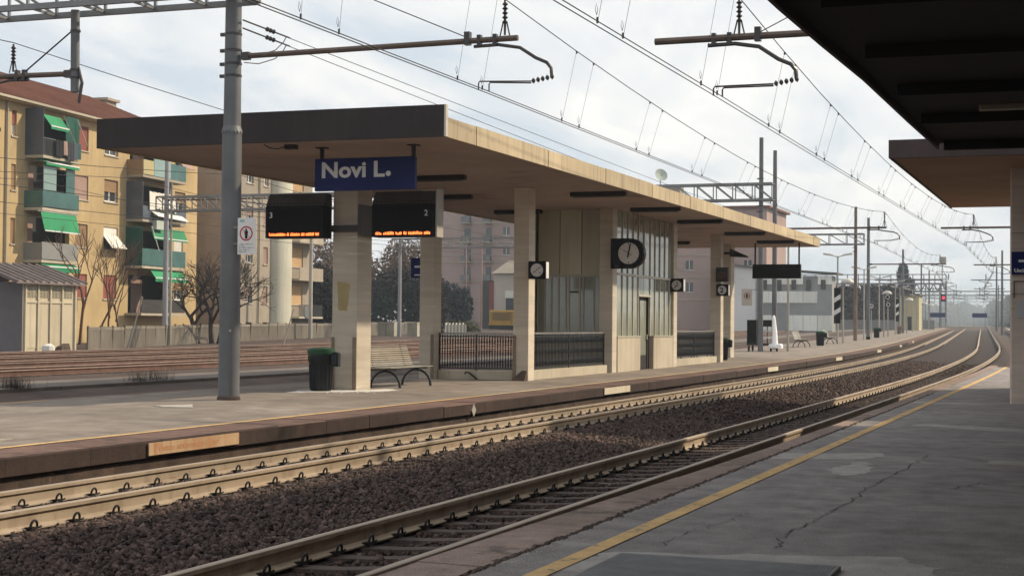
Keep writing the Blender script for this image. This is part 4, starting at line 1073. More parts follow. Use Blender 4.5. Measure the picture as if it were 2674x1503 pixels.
m_ = MB(); m_.lathe([(.17,0),(.17,.25)], (130.7,17.52,g(130.7)), 14); m_.build('black_foot', M['black'], m131)
cantilever(130.7, 17.4, 6.54, 11.45, 6.54, 11.9, 7.3, 'far cantilever arm over the second track at the blue-grey mast', [(12.2,5.8),(12.1,5.8)], (10.8,6.2), 12.5)
cantilever(130.7, 4.4, 6.46, 9.3, 6.46, 7.6, 7.1, 'far cantilever arm over the near track, lower of the two beside the arrow sign', [(7.9,5.75),(7.8,5.75)], (6.6,6.05), 8.0)
for (x, y, h, lab) in ((186.6,21.1,10.4,'distant mast right of the farthest litter bin'),(242,24.7,10.9,'distant mast near the end of the island'),(269,26.2,10.85,'distant mast at the very end of the island'),
                       (186.6,10.2,10.2,'distant mast standing right of the near track curve'),(242,14.0,10.4,'second distant mast right of the near track curve')):
    mast(x, y, h, .15, .11, lab)
for i, x in enumerate((186.6, 242, 300, 360, 430)):
    o1 = off(x); z = g(x)
    for (ys, ye, nm) in ((19.0+o1-1.5, 10.0+o1, 'second'), (2.4+o1, 6.8+o1, 'near')):
        t = thing('cantilever_arm', (x,ys,z+6.1), 'tiny hazy cantilever arm over the %s track far along the curve' % nm, 'cantilever', 'cantilever arms over the tracks')
        m_ = MB(); m_.tube([(x,ys,z+6.1),(x,ye,z+6.1)], .055, 5); m_.build('tube', M['insul'], t)
        yi = (9.3 if nm == 'second' else 5.2)+o1
        m_ = MB(); m_.tube([(x,yi,z+6.1),(x,yi,z+6.8)], .05, 5); m_.tube([(x,yi+.8,z+6.0),(x,yi-.6,z+5.7),(x,yi-.7,z+5.45),(x,yi+.4,z+5.25)], .035, 4); m_.build('registration_arm', M['insul'], t)
    if x > 269:
        mast(x, 17.6+o1, z+9, .15, .11, 'tiny hazy mast left of the vanishing tracks'); mast(x, 2.2+o1, z+9, .15, .11, 'tiny hazy mast right of the vanishing tracks')
# wires -------------------------------------------------------------
def sag(sup, s_, n_=14):
    P = []
    for i in range(len(sup)-1):
        a = Vector(sup[i]); b = Vector(sup[i+1])
        for k in range(n_):
            f = k/n_; p = a.lerp(b, f); p.z -= s_*((b-a).length/55.0)**2*4*f*(1-f); P.append(p)
    P.append(Vector(sup[-1])); return P
def catenary(name_lab, mess, cont, sagm, label):
    t = thing('catenary_wires', mess[0], label, 'overhead wire')
    PM = sag(mess, sagm); m_ = MB(); m_.tube(PM, .0105, 4); m_.build('messenger_wire', M['wire'], t)
    PCs = []
    for o_ in (-.05,.05):
        PC = sag([(p[0],p[1]+o_,p[2]) for p in cont], 0.03); m_ = MB(); m_.tube(PC, .0085, 4); m_.build('contact_wire', M['wire'], t); PCs.append(PC)
    # droppers in pairs
    mxs = [p.x for p in PM]; cxs = [p.x for p in PCs[0]]
    def at(P, xs_, x): return (np.interp(x, xs_, [p.y for p in P]), np.interp(x, xs_, [p.z for p in P]))
    x = 2.0
    while x < 190:
        for q in (0.0, 1.15):
            ym, zm = at(PM, mxs, x+q-.3); yc, zc_ = at(PCs[0], cxs, x+q)
            m_ = MB(); m_.tube([(x+q-.3,ym,zm),(x+q,yc+.05,zc_)], .0035, 3)
            m_.tube([(x+q,yc+.05,zc_+.005),(x+q,yc+.05,zc_+.08)], .015, 4); m_.tube([(x+q-.3,ym,zm-.05),(x+q-.3,ym,zm)], .018, 4)
            m_.tube([(x+q-.03,yc+.05,zc_+.1),(x+q-.045,yc+.065,zc_+.17),(x+q-.05,yc+.05,zc_+.24),(x+q-.035,yc+.035,zc_+.17),(x+q-.03,yc+.05,zc_+.1)], .004, 3)
            m_.build('dropper', M['wire'], t)
        x += 5.6
    return t
catenary('T2', [(-30,10.4,7.0),(25.6,9.63,7.06),(80.6,10.0,7.2),(130.7,11.9,7.3),(186.6,9.2+off(186.6),7.5),(242,9.3+off(242),7.8),(430,9.3+off(430),9.0)],
         [(-30,9.7,5.45),(25.6,10.02,5.50),(80.6,10.46,5.62),(130.7,12.15,5.8),(186.6,9.6+off(186.6),5.9),(242,9.6+off(242),6.2),(430,9.6+off(430),7.4)], 0.85, 'catenary of the second track, running down from the red cantilever')
catenary('T1', [(-30,5.3,6.8),(25.6,5.53,6.83),(80.6,5.74,7.0),(130.7,7.6,7.1),(186.6,5.2+off(186.6),7.4),(242,5.2+off(242),7.7),(430,5.2+off(430),9.0)],
         [(-30,5.6,5.0),(25.6,5.88,5.235),(80.6,6.14,5.5),(130.7,7.85,5.75),(186.6,5.4+off(186.6),5.85),(242,5.4+off(242),6.2),(430,5.4+off(430),7.4)], 0.85, 'catenary of the near track, sweeping past the dark canopy edge')
def wire(pts, r_, label, s_=0.6):
    t = thing('feeder_wire', pts[0], label, 'overhead wire', 'thin wires above the station'); m_ = MB(); m_.tube(sag(pts, s_), r_, 4); m_.build('strand', M['wire'], t)
wire([(25.6,14.78,7.0),(80.6,16.2,6.9)], .008, 'upper thin wire leaving the thick mast to the right', 0.05)
wire([(25.6,14.78,6.85),(80.6,16.2,6.4)], .008, 'lower thin wire leaving the thick mast to the right', 0.05)
wire([(-30,19.9,7.4),(25.6,19.87,6.85),(80.6,19.9,6.9)], .009, 'thin wire crossing the sky at far left above the apartment roof', 0.6)
for (y0, z0, od) in ((28.9,5.3,'first'),(33.4,5.3,'second'),(37.8,5.35,'third')):
    wire([(-10,y0+19*0,z0+.1),(50,y0,z0),(105,y0+off(105),z0+.5),(160,y0+off(160),z0+.9)], .010, 'lower wire over the %s rusty yard track' % od, 0.1)
    wire([(-10,y0,z0+1.5),(50,y0,z0+1.4),(105,y0+off(105),z0+1.9),(160,y0+off(160),z0+2.3)], .010, 'upper wire over the %s rusty yard track' % od, 0.9)
# loose jumper leads by the mast head
t = thing('jumper_leads', (25.7,14.7,6.9), 'two curved jumper leads hanging at the head of the thick mast', 'cable')
for (z, zq) in ((7.0,6.9),(6.85,6.4)):
    P0 = Vector((25.6,14.78,z)); D0 = Vector((80.6,16.2,zq))-P0; D0.normalize()
    m_ = MB(); m_.tube([P0, P0+D0*1.9], .016, 5)
    for k in range(3): p = P0+D0*(.95+k*.13); m_.tube([p-D0*.03,p,p+D0*.03],[.02,.05,.02],6)
    m_.build('strain_insulator', M['insul'], t)
    E0 = P0+D0*1.75
    m_ = MB(); m_.tube([E0, E0-Vector((.15,.02,.13)), E0-Vector((.55,.06,.36)), E0-Vector((1.15,.04,.55)), Vector((25.7,14.8,z-.62))], .010, 5); m_.build('lead', M['wire'], t)

# ================================================================== FAR ISLAND : lamp posts, striped boards, discs
def lamp_post(x, y, h, label, arms=True, dome=False):
    z = g(x); t = thing('lamp_post', (x,y,z), label, 'lamp post', 'lamp posts along the far island')
    m_ = MB(); m_.tube([(x,y,z),(x,y,h)], [.07,.05], 8); m_.build('post', M['post'], t, True)
    if arms:
        for s_ in (-1,1):
            m_ = MB(); m_.tube([(x,y,h-.05),(x,y+s_*.35,h+.03)], .03, 6); m_.build('arm', M['post'], t)
            m_ = MB(); y0, y1 = y+s_*.3, y+s_*1.0; a, b = min(y0,y1), max(y0,y1); zs = (h+.03, h+.14) if s_ > 0 else (h+.14, h+.03)
            m_.hexa([(x-.12,a,zs[0]-.03),(x+.12,a,zs[0]-.03),(x+.12,b,zs[1]-.03),(x-.12,b,zs[1]-.03),(x-.09,a+.03,zs[0]+.09),(x+.09,a+.03,zs[0]+.09),(x+.09,b-.03,zs[1]+.09),(x-.09,b-.03,zs[1]+.09)])
            m_.build('lamp_head', mat('lamp_grey',(0.52,0.50,0.46),(0.45,0.43,0.40),2,.5), t)
    if dome:
        m_ = MB(); m_.lathe([(.05,h-.05),(.45,h-.04),(.44,h+.05),(.30,h+.2),(.1,h+.27)], (x,y-.28,0), 14); m_.build('dome_shade', mat('lamp_grey',(0.52,0.50,0.46),(0.45,0.43,0.40),2,.5), t, True)
    return t
lamp_post(81.9, 15.05, 6.0, 'plain pale lamp post rising past the far canopy end, right of the trolley', False)
lamp_post(109.6, 16.75, 6.28, 'nearest double-headed lamp post, behind the far benches')
lamp_post(111.2, 16.62, 4.55, 'pale thick post with a white dome lamp next to the first striped board', False, True)
lamp_post(129.2, 17.65, 6.1, 'second double-headed lamp post, between the brown and grey masts')
lamp_post(146.0, 18.6, 5.9, 'third double-headed lamp post, right of the grey mast')
lamp_post(149.0, 18.55, 4.55, 'post with a white dome lamp right of the grey mast', False, True)
lamp_post(170.0, 20.0, 6.2, 'fourth double-headed lamp post, before the second striped board')
lamp_post(182.0, 20.9, 5.9, 'fifth double-headed lamp post, after the second striped board')
lamp_post(188.0, 20.8, 4.6, 'post with dome lamp near the second striped board', False, True)
lamp_post(205.0, 22.0, 6.2, 'sixth double-headed lamp post, small and distant')
lamp_post(222.0, 23.2, 5.8, 'seventh double-headed lamp post, small and distant')
lamp_post(226.0, 22.9, 4.7, 'distant post with dome lamp', False, True)
lamp_post(246.0, 24.0, 4.8, 'farthest post with dome lamp by the island end', False, True)
def striped(x, y, label):
    z = g(x); t = thing('striped_board', (x,y,z), label, 'marker board', 'striped marker boards on the far island')
    m_ = MB(); m_.tube([(x+.05,y,z),(x+.05,y,z+4.0)], .05, 8); m_.build('post', M['post'], t)
    z0, z1 = z+1.38, z+3.8; w = .22
    m_ = MB(); m_.box(x-.03,x+.02,y-w,y+w,z0,z1); m_.build('board', M['black'], t)
    m_ = MB()
    for q in (.34,.70):
        zc_ = z0+(z1-z0)*q; xx_ = x-.034
        m_.hexa([(xx_,y+w,zc_-.30),(xx_+.003,y+w,zc_-.30),(xx_+.003,y-w,zc_-.02),(xx_,y-w,zc_-.02),(xx_,y+w,zc_+.02),(xx_+.003,y+w,zc_+.02),(xx_+.003,y-w,zc_+.30),(xx_,y-w,zc_+.30)])
    m_.build('stripe', M['white'], t)
striped(109.0, 16.68, 'tall black board with white diagonal stripes behind the benches')
striped(176.5, 20.6, 'smaller distant black and white striped board above the grey bin')
def disc(x, y, z, label, ch=None, r_=.2):
    t = thing('track_number_disc', (x,y,z), label, 'sign', 'round discs above the far island')
    m_ = MB(); m_.extrude([(y-(r_+.09)*math.sin(2*math.pi*k/20), z+(r_+.09)*math.cos(2*math.pi*k/20)) for k in range(20)],'x',x,x+.08); m_.build('case', M['black'], t)
    m_ = MB(); vs = []
    for k in range(24):
        a = 2*math.pi*k/24
        for q in (r_*.72, r_): vs.append((x-.004, y+q*math.sin(a), z+q*math.cos(a)))
    m_.add(vs, [(2*k,2*k+1,(2*k+3)%48,(2*k+2)%48) for k in range(24)]); m_.build('ring', M['white'], t)
    m_ = MB(); m_.tube([(x+.1,y,g(x)),(x+.1,y,z)], .035, 6); m_.build('post', M['post'], t)
    if ch: text('numeral', ch, .25, M['white'], t, face_mx((x-.004, y+.08, z-.09)), .006, .001)
disc(138.0, 18.25, 3.25, 'small dark disc with a white 2 right of the grey mast', '2')
disc(150.0, 18.35, 4.25, 'upper dark ring signal disc beside the dome lamp')
disc(150.5, 18.35, 3.55, 'lower dark ring signal disc beside the dome lamp')
t = thing('prohibition_sign', (80.5,17.3,2.9), 'faded no-crossing notice left of the tall mast by the trolley', 'sign')
m_ = MB(); m_.box(80.4,80.42,16.62,17.16,2.5,3.35); m_.build('plate', mat('faded_plate',(0.50,0.46,0.40),(0.44,0.40,0.35),2,0.6), t)
m_ = MB(); vs = []
for k in range(24):
    a = 2*math.pi*k/24
    for q in (.12,.16): vs.append((80.396, 16.89+q*math.sin(a), 3.0+q*math.cos(a)))
m_.add(vs, [(2*k,2*k+1,(2*k+3)%48,(2*k+2)%48) for k in range(24)]); m_.build('ring', mat('faded_red',(0.30,0.07,0.05),(0.25,0.06,0.05),2,0.6), t)
m_ = MB(); m_.box(80.39,80.396,16.84,16.94,2.92,3.08); m_.build('figure', M['black'], t)
m_ = MB(); m_.box(80.42,80.5,16.3,16.7,3.3,3.33); m_.build('bracket', M['pole'], t)
for (x, y0, y1, lab) in ((340,16,58,'nearest hazy portal beam across the tracks beyond the red signal'),(395,18,60,'middle hazy portal beam across the tracks beyond the red signal'),(455,20,62,'farthest hazy portal beam across the tracks beyond the red signal')):
    z = g(x); t = thing('portal_beam', (x,y0,z), lab, 'gantry', 'portal beams far along the line')
    m_ = MB(); m_.bar((x,y0,z+7.3),(x,y1,z+7.3),.22); m_.build('beam', M['steel'], t)
    m_ = MB(); m_.bar((x,y0,z+6.3),(x,y1,z+6.3),.14); m_.build('tie', M['steel'], t)
    for y in (y0, y0+.35*(y1-y0), y1):
        m_ = MB(); m_.bar((x,y,z-.2),(x,y,z+8.6),.28); m_.build('post', M['steel'], t)
    m_ = MB()
    for k in range(9): y = y0+(y1-y0)*(k+.5)/9; m_.bar((x,y,z+6.3),(x,y,z+8.2 if k % 2 else z+7.3),.16); m_.bar((x,y-1.2,z+5.8),(x,y+.9,z+6.1),.10)
    tag(m_.build('hangers', M['steel'], t), kind='stuff')
# signal gantry with hand rails, red signal
t = thing('signal_gantry', (300,26,8), 'long far signal gantry with a railed walkway', 'gantry')
z0, z1 = 8.1, 9.5
for (z, xo) in ((z0,0),(z1,0),(z0,1.2),(z1,1.2)):
    m_ = MB(); m_.bar((300+xo,26.2,z),(300+xo,62,z),.3); m_.build('chord', M['steel'], t)
m_ = MB()
for k in range(24):
    a = 26.2+k*1.49; m_.bar((300,a,z0),(300,a+.75,z1),.2); m_.bar((300,a+.75,z1),(300,a+1.49,z0),.2)
tag(m_.build('web_bars', M['steel'], t), kind='stuff')
m_ = MB(); m_.box(299.9,301.3,26.0,62,9.55,9.65); m_.build('walkway', M['steel'], t)
m_ = MB()
for z in (10.3,11.2): m_.bar((299.9,26.2,z),(299.9,62,z),.16)
for k in range(19): m_.bar((299.9,26.2+k*1.98,9.6),(299.9,26.2+k*1.98,11.2),.16)
m_.build('hand_rail', M['steel'], t)
for y in (26.3,27.3,47,61):
    m_ = MB(); m_.bar((300,y,g(300)),(300,y,z1),.24); m_.bar((301.2,y,g(300)),(301.2,y,z1),.24); m_.build('leg', M['steel'], t)
m_ = MB()
for z in range(3,9): m_.bar((300,26.3,z),(300,27.3,z),.08)
m_.build('ladder_rung', M['steel'], t)
t = thing('rail_signal', (299,26.6,6.8), 'red light signal on the far gantry leg', 'signal')
m_ = MB(); m_.box(298.7,299,26.1,27.0,6.2,7.6); m_.build('case', M['black'], t)
m_ = MB(); m_.lathe([(.30,0),(.30,.05),(.0,.1)], (0,0,0), 16); o = m_.build('lens', mat('red_lens',(0.5,0.02,0.05),(0.5,0.02,0.05),3,0.4,emit=((1.0,0.05,0.13),0.9)), t)
o.matrix_basis = Matrix.Translation((298.69,26.55,6.9)) @ Matrix.Rotation(R(-90),4,'Y')
t = thing('signal_cabinet', (300,26.8,14), 'small box on a pole above the far signal gantry', 'lamp box')
m_ = MB(); m_.bar((300,26.9,9.5),(300,26.9,13.2),.14); m_.build('pole', M['steel'], t)
m_ = MB(); m_.box(299.6,300.4,26.2,27.2,13.0,14.4); m_.build('case', M['post'], t)
# ================================================================== TOWN BEHIND THE YARD
class Fac:
    """a facade plane: s along, o outwards (towards the tracks), z up"""
    def __init__(f, P0, d):
        f.P = Vector((P0[0],P0[1],0)); f.d = Vector((d[0],d[1],0)).normalized(); f.n = Vector((f.d.y,-f.d.x,0))
    def p(f, s, o, z): q = f.P+f.d*s+f.n*o; return (q.x,q.y,z)
    def box(f, m_, s0, s1, o0, o1, z0, z1):
        return m_.hexa([f.p(s0,o1,z0),f.p(s1,o1,z0),f.p(s1,o0,z0),f.p(s0,o0,z0),f.p(s0,o1,z1),f.p(s1,o1,z1),f.p(s1,o0,z1),f.p(s0,o0,z1)])
    def part(f, name, mt, par, s0, s1, o0, o1, z0, z1):
        m_ = MB(); f.box(m_, s0,s1,o0,o1,z0,z1); return m_.build(name, mt, par)
    def wall(f, m_, s0, s1, z0, z1, holes, th=.22):
        S = sorted(set([s0,s1]+[h[0] for h in holes]+[h[1] for h in holes])); Z = sorted(set([z0,z1]+[h[2] for h in holes]+[h[3] for h in holes]))
        S = [q for q in S if s0 <= q <= s1]; Z = [q for q in Z if z0 <= q <= z1]
        inh = lambda a,b: any(h[0] < a < h[1] and h[2] < b < h[3] for h in holes)
        for i in range(len(S)-1):
            j = 0
            while j < len(Z)-1:
                a = (S[i]+S[i+1])/2
                if inh(a,(Z[j]+Z[j+1])/2): j += 1; continue
                k = j
                while k+1 < len(Z)-1 and not inh(a,(Z[k+1]+Z[k+2])/2): k += 1
                m_.quad(f.p(S[i],0,Z[j]),f.p(S[i+1],0,Z[j]),f.p(S[i+1],0,Z[k+1]),f.p(S[i],0,Z[k+1])); j = k+1
        for (a,b,c,d_) in holes:
            m_.quad(f.p(a,0,c),f.p(a,-th,c),f.p(a,-th,d_),f.p(a,0,d_)); m_.quad(f.p(b,-th,c),f.p(b,0,c),f.p(b,0,d_),f.p(b,-th,d_))
            m_.quad(f.p(a,0,c),f.p(b,0,c),f.p(b,-th,c),f.p(a,-th,c)); m_.quad(f.p(a,-th,d_),f.p(b,-th,d_),f.p(b,0,d_),f.p(a,0,d_))
        return m_
    def window(f, par, s0, s1, z0, z1, kind, mt=None):
        """kind: glass, shut, half, awn"""
        m_ = MB(); f.box(m_, s0-.06,s1+.06,-.02,.07,z0-.09,z0-.01); w = m_.build('window', M['stuccosill'], par)
        if kind in ('glass','half'):
            f.part('pane', M['glass_far'], w, s0,s1,-.24,-.2,z0,z1)
            fr = MB()
            for q in (s0+.04,(s0+s1)/2,s1-.04): f.box(fr,q-.04,q+.04,-.2,-.15,z0,z1)
            f.box(fr,s0,s1,-.2,-.15,z1-.08,z1); f.box(fr,s0,s1,-.2,-.15,z0,z0+.08); fr.build('frame', M['white'], w)
            if kind == 'half':
                sl = MB(); n_ = 7
                for k in range(n_): zz = z1-(z1-z0)*.55*(k+1)/n_; f.box(sl,s0+.01,s1-.01,-.14,-.10,zz+.01,zz+(z1-z0)*.55/n_)
                sl.build('shutter', mt, w)
        elif kind == 'shut':
            sl = MB(); n_ = 13
            for k in range(n_):
                zz = z0+(z1-z0)*k/n_; f.box(sl,s0+.01,s1-.01,-.13,-.08,zz,zz+(z1-z0)/n_-.012)
            sl.build('shutter', mt, w)
        elif kind == 'awn':
            f.part('pane', M['glass_far'], w, s0,s1,-.24,-.2,z0,z1)
            sl = MB()
            zt = z0+(z1-z0)*.62
            f.box(sl,s0+.01,s1-.01,-.13,-.08,zt,z1)
            sl.hexa([f.p(s0,.62,z0+.05),f.p(s1+.1,.62,z0+.05),f.p(s1,-.08,zt),f.p(s0,-.08,zt),f.p(s0,.64,z0+.09),f.p(s1+.1,.64,z0+.09),f.p(s1,-.06,zt+.04),f.p(s0,-.06,zt+.04)])
            sl.build('shutter', mt, w)
        return w
M['stucco'] = mat('yellow_stucco', (0.49,0.365,0.195), (0.40,0.295,0.155), 0.5, 0.9, 0.1, 6, streak=((0.30,0.22,0.12), 0.45), c3=(0.36,0.27,0.145), s3=0.25, t3=0.6)
M['stuccosill'] = mat('sill_stone', (0.42,0.37,0.29), (0.34,0.30,0.24), 1.0, 0.9)
M['beige'] = mat('beige_wall', (0.37,0.285,0.21), (0.31,0.24,0.18), 0.5, 0.9, 0.1, 6, streak=((0.24,0.18,0.13), 0.3))
M['greyst'] = mat('grey_stucco', (0.34,0.295,0.235), (0.28,0.24,0.19), 0.6, 0.9, 0.1, 6, streak=((0.2,0.17,0.14), 0.4))
M['palecol'] = mat('pale_shaft', (0.56,0.54,0.44), (0.48,0.46,0.38), 0.5, 0.7, streak=((0.35,0.36,0.28), 0.4))
M['tile'] = mat('clay_tile', (0.21,0.085,0.055), (0.135,0.055,0.038), 3.0, 0.9, 0.3, 12)
M['green'] = mat('green_awning', (0.012,0.25,0.10), (0.010,0.19,0.075), 1.0, 0.7, c3=(0.02,0.32,0.15), s3=0.8, t3=0.6)
M['dgreen'] = mat('dark_green_cloth', (0.012,0.085,0.062), (0.008,0.055,0.042), 1.2, 0.8)
M['teal'] = mat('teal_screen', (0.045,0.13,0.115), (0.03,0.085,0.08), 0.8, 0.25, spec=0.5)
M['glass_far'] = mat('dark_window', (0.055,0.06,0.06), (0.035,0.038,0.04), 1.0, 0.12, spec=0.6)
M['blueglass'] = mat('blue_grey_screen', (0.085,0.10,0.125), (0.055,0.066,0.085), 0.7, 0.3, spec=0.5)
M['redsh'] = mat('red_shutter', (0.28,0.085,0.065), (0.22,0.065,0.05), 1.5, 0.7)
M['pinksh'] = mat('pink_shutter', (0.36,0.24,0.20), (0.30,0.20,0.165), 1.5, 0.7)
M['brownsh'] = mat('brown_shutter', (0.30,0.19,0.10), (0.24,0.15,0.08), 1.5, 0.7)
M['bright'] = mat('white_cloth', (0.75,0.72,0.66), (0.62,0.60,0.55), 1.5, 0.9)
M['curtain'] = mat('warm_curtain', (0.56,0.37,0.20), (0.46,0.30,0.16), 0.9, 0.8)
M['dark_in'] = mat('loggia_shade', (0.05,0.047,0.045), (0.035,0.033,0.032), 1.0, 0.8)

Y_ = Fac((92,60.2),(1,.1))
yb = thing('apartment_building', (92,60.2,0), 'yellow apartment building with red roof and green balcony awnings', 'building')
wins = []
def W(s0,s1,z0,z1,kind,mt=None): wins.append((s0,s1,z0,z1,kind,mt))
for s0,s1 in ((-20.4,-19.6),(-16.7,-16.2)):
    for z in (12.0,8.9,5.8): W(s0,s1,z,z+1.48,'half' if s1-s0 > .6 or z > 11 else 'shut',M['redsh'] if z > 11 else M['brownsh'])
W(-9.2,-8.05,12.0,13.5,'shut',M['redsh']); W(-9.6,-8.0,8.95,10.42,'shut',M['pinksh']); W(-9.5,-8.0,6.0,7.42,'shut',M['brownsh']); W(-9.5,-8.0,2.85,4.32,'shut',M['redsh'])
W(-6.0,-4.25,12.05,13.5,'half',M['brownsh']); W(-6.0,-4.2,9.05,10.48,'half',M['brownsh']); W(-6.0,-4.15,6.0,7.44,'awn',M['bright']); W(-5.95,-4.25,2.83,4.36,'shut',M['redsh'])
W(4.0,5.65,12.05,13.5,'awn',M['pinksh']); W(3.85,5.5,9.1,10.5,'half',M['brownsh']); W(3.85,5.2,6.1,7.45,'shut',M['bright']); W(3.9,5.3,2.9,4.4,'half',M['brownsh'])
for s0 in (-5.9, 4.0): W(s0,s0+1.5,0.75,1.05,'shut',M['dark_in'])
holes = [(w[0],w[1],w[2],w[3]) for w in wins]
log = []
for s0,s1 in ((-14.9,-10.2),(-2.7,3.0)):
    for z in (11.05,8.0,4.95,1.95): log.append((s0,s1,z,z+2.55))
m_ = MB(); Y_.wall(m_, -30, 7.38, -1, 14.1, holes+log, .3)
m_.quad(Y_.p(7.38,0,-1),Y_.p(7.38,-11,-1),Y_.p(7.38,-11,14.1),Y_.p(7.38,0,14.1)); m_.quad(Y_.p(-30,-11,-1),Y_.p(-30,0,-1),Y_.p(-30,0,14.1),Y_.p(-30,-11,14.1)); m_.quad(Y_.p(7.38,-11,-1),Y_.p(-30,-11,-1),Y_.p(-30,-11,14.1),Y_.p(7.38,-11,14.1))
m_.build('wall', M['stucco'], yb, fix=False)
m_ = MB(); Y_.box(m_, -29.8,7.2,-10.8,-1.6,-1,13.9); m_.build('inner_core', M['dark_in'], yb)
for w in wins: Y_.window(yb, *w)
# roof : slope with tile ridges, hipped at the right end
zr = 16.9
rf = MB(); rf.add([Y_.p(-30.4,.6,14.12),Y_.p(7.9,.6,14.12),Y_.p(1.4,-5.4,zr),Y_.p(-30.4,-5.4,zr),Y_.p(7.9,-11.6,14.12),Y_.p(-30.4,-11.6,14.12)], [(0,1,2,3),(1,4,2),(4,5,3,2)])
roof = rf.build('roof', M['tile'], yb, fix=False)
rf = MB()
for k in range(150):
    s = -30.2+k*.25; f_ = 1.0 if s < 1.4 else max(0.05,(7.9-s)/6.5)
    rf.tube([Y_.p(s,.62,14.14),Y_.p(s,.6-6.0*f_,14.14+2.78*f_)], .055, 4, cap=False)
o = rf.build('tile_row', M['tile'], roof); tag(o, kind='stuff')
m_ = MB(); Y_.box(m_, -30.4,7.9,.45,.68,13.98,14.12); m_.build('gutter', M['stuccosill'], roof)
m_ = MB(); Y_.box(m_, -30,7.4,-.2,.5,13.9,13.98); m_.build('eave', M['stucco'], roof)
m_ = MB(); Y_.box(m_, 3.7,5.1,-6.3,-5.3,14.6,17.0); Y_.box(m_, 3.5,5.3,-6.5,-5.1,17.0,17.18); m_.build('chimney', M['greyst'], roof)
for s in (-17.3, 2.9):
    m_ = MB(); m_.tube([Y_.p(s,.1,-.5),Y_.p(s,.1,14.0)], .07, 6); m_.build('drain_pipe', M['stuccosill'], yb)
def awning(par, s0, s1, o0, z0, o1, z1, val=.18, mt=None, stripe=True):
    m_ = MB(); m_.hexa([Y_.p(s0,o1,z1-.02),Y_.p(s1,o1,z1-.02),Y_.p(s1,o0,z0-.02),Y_.p(s0,o0,z0-.02),Y_.p(s0,o1,z1),Y_.p(s1,o1,z1),Y_.p(s1,o0,z0),Y_.p(s0,o0,z0)])
    Y_.box(m_, s0,s1,o1-.01,o1+.015,z1-val,z1); a = m_.build('awning', mt or M['green'], par)
    if stripe: m_ = MB(); Y_.box(m_, s0,s1,o1+.012,o1+.03,z1-.03,z1+.04); m_.build('awning_bar', M['white'], a)
    return a
def balcony(s0, s1, z, panel, side=None, front_h=1.0, rail=False, proj=1.2):
    b = MB(); Y_.box(b, s0,s1,-.3,proj,z-.16,z); bl = b.build('balcony', M['stuccosill'], yb)
    if rail:
        m_ = MB()
        for k in range(int((s1-s0)/.13)): q = s0+.05+k*.13; Y_.box(m_, q-.012,q+.012,proj-.05,proj-.03,z,z+1.0)
        Y_.box(m_, s0,s1,proj-.07,proj-.02,z+1.0,z+1.04); m_.build('railing', M['pole'], bl)
    else:
        Y_.part('front_panel', panel, bl, s0,s1,proj-.05,proj,z+.05,z+front_h)
    if side: Y_.part('side_screen', side[0], bl, s0,s0+.04,0,proj,z,z+side[1])
    # french door at the back of the loggia
    fr = MB(); w = s1-s0
    Y_.part('door_glass', M['glass_far'], bl, s0+.5,s0+.5+w*.3,-1.52,-1.48,z,z+2.3)
    Y_.part('door_frame', M['white'], bl, s0+.45+w*.3,s0+.55+w*.3,-1.5,-1.42,z,z+2.35)
    Y_.part('shutter', M['pinksh'], bl, s0+w*.55,s0+w*.8,-1.5,-1.42,z,z+2.3)
    return bl
SL, SR = -15.3, -11.2
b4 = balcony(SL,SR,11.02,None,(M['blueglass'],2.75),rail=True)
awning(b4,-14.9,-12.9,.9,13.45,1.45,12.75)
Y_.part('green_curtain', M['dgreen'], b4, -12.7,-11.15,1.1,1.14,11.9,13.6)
m_ = MB(); m_.tube([Y_.p(-13.2,1.25,13.6),Y_.p(-12.4,1.6,11.95)], .03, 5); m_.tube([Y_.p(-11.6,1.25,13.5),Y_.p(-11.0,1.6,12.0)], .03, 5); m_.build('awning_arm', M['post'], b4)
for (s0,s1,zb,mt) in ((-14.1,-13.3,11.05,M['black']),(-13.2,-12.85,11.2,M['pinksh']),(-12.8,-12.1,10.95,M['iron']),(-12.05,-11.7,11.05,M['blueglass']),(-11.65,-11.3,11.1,M['teal'])):
    t = thing('laundry', Y_.p((s0+s1)/2,1.3,12), {-14.1:'black garment at the left of the top balcony laundry',-13.2:'narrow pinkish garment on the top balcony laundry line',-12.8:'dark patterned garment on the top balcony laundry line',-12.05:'blue-grey garment on the top balcony laundry line',-11.65:'greenish garment at the right end of the top balcony laundry'}[s0], 'garment', 'washing on the yellow building top balcony')
    m_ = MB(); n_ = 5; vs = []
    for k in range(n_+1):
        s = s0+(s1-s0)*k/n_; o = 1.28+.03*(k%2); vs += [Y_.p(s,o,12.05),Y_.p(s+.02*(k%3-1),o+.02,zb+.05*(k%2)),Y_.p(s,o+.03,12.05),Y_.p(s+.02*(k%3-1),o+.05,zb+.05*(k%2))]
    fs = []
    for k in range(n_): a = 4*k; fs += [(a,a+1,a+5,a+4),(a+2,a+6,a+7,a+3)]
    m_.add(vs, fs); m_.build('cloth', mt, t)
b3 = balcony(SL,SR,7.97,M['teal'],(M['teal'],1.0),1.0); awning(b3,-15.2,-11.5,.7,10.85,1.35,10.62)
Y_.part('glass_screen', mat('pale_teal_glass',(0.23,0.33,0.31),(0.18,0.27,0.26),.6,.2,spec=.5), b3, -15.1,-13.7,1.1,1.14,9.0,10.5); Y_.part('glass_screen', M['teal'], b3, -12.6,-11.6,1.1,1.14,8.0,10.5)
b2 = balcony(SL,SR,4.93,mat('frosted_panel',(0.27,0.27,0.26),(0.22,0.22,0.21),.8,.4),(mat('frosted_panel',(1,1,1)),1.0),1.05,False)
aw = awning(b2,-15.35,-11.4,1.1,7.8,1.42,6.62,.02)
Y_.part('awning_box', M['bright'], b2, -15.3,-11.3,.9,1.15,7.74,7.86)
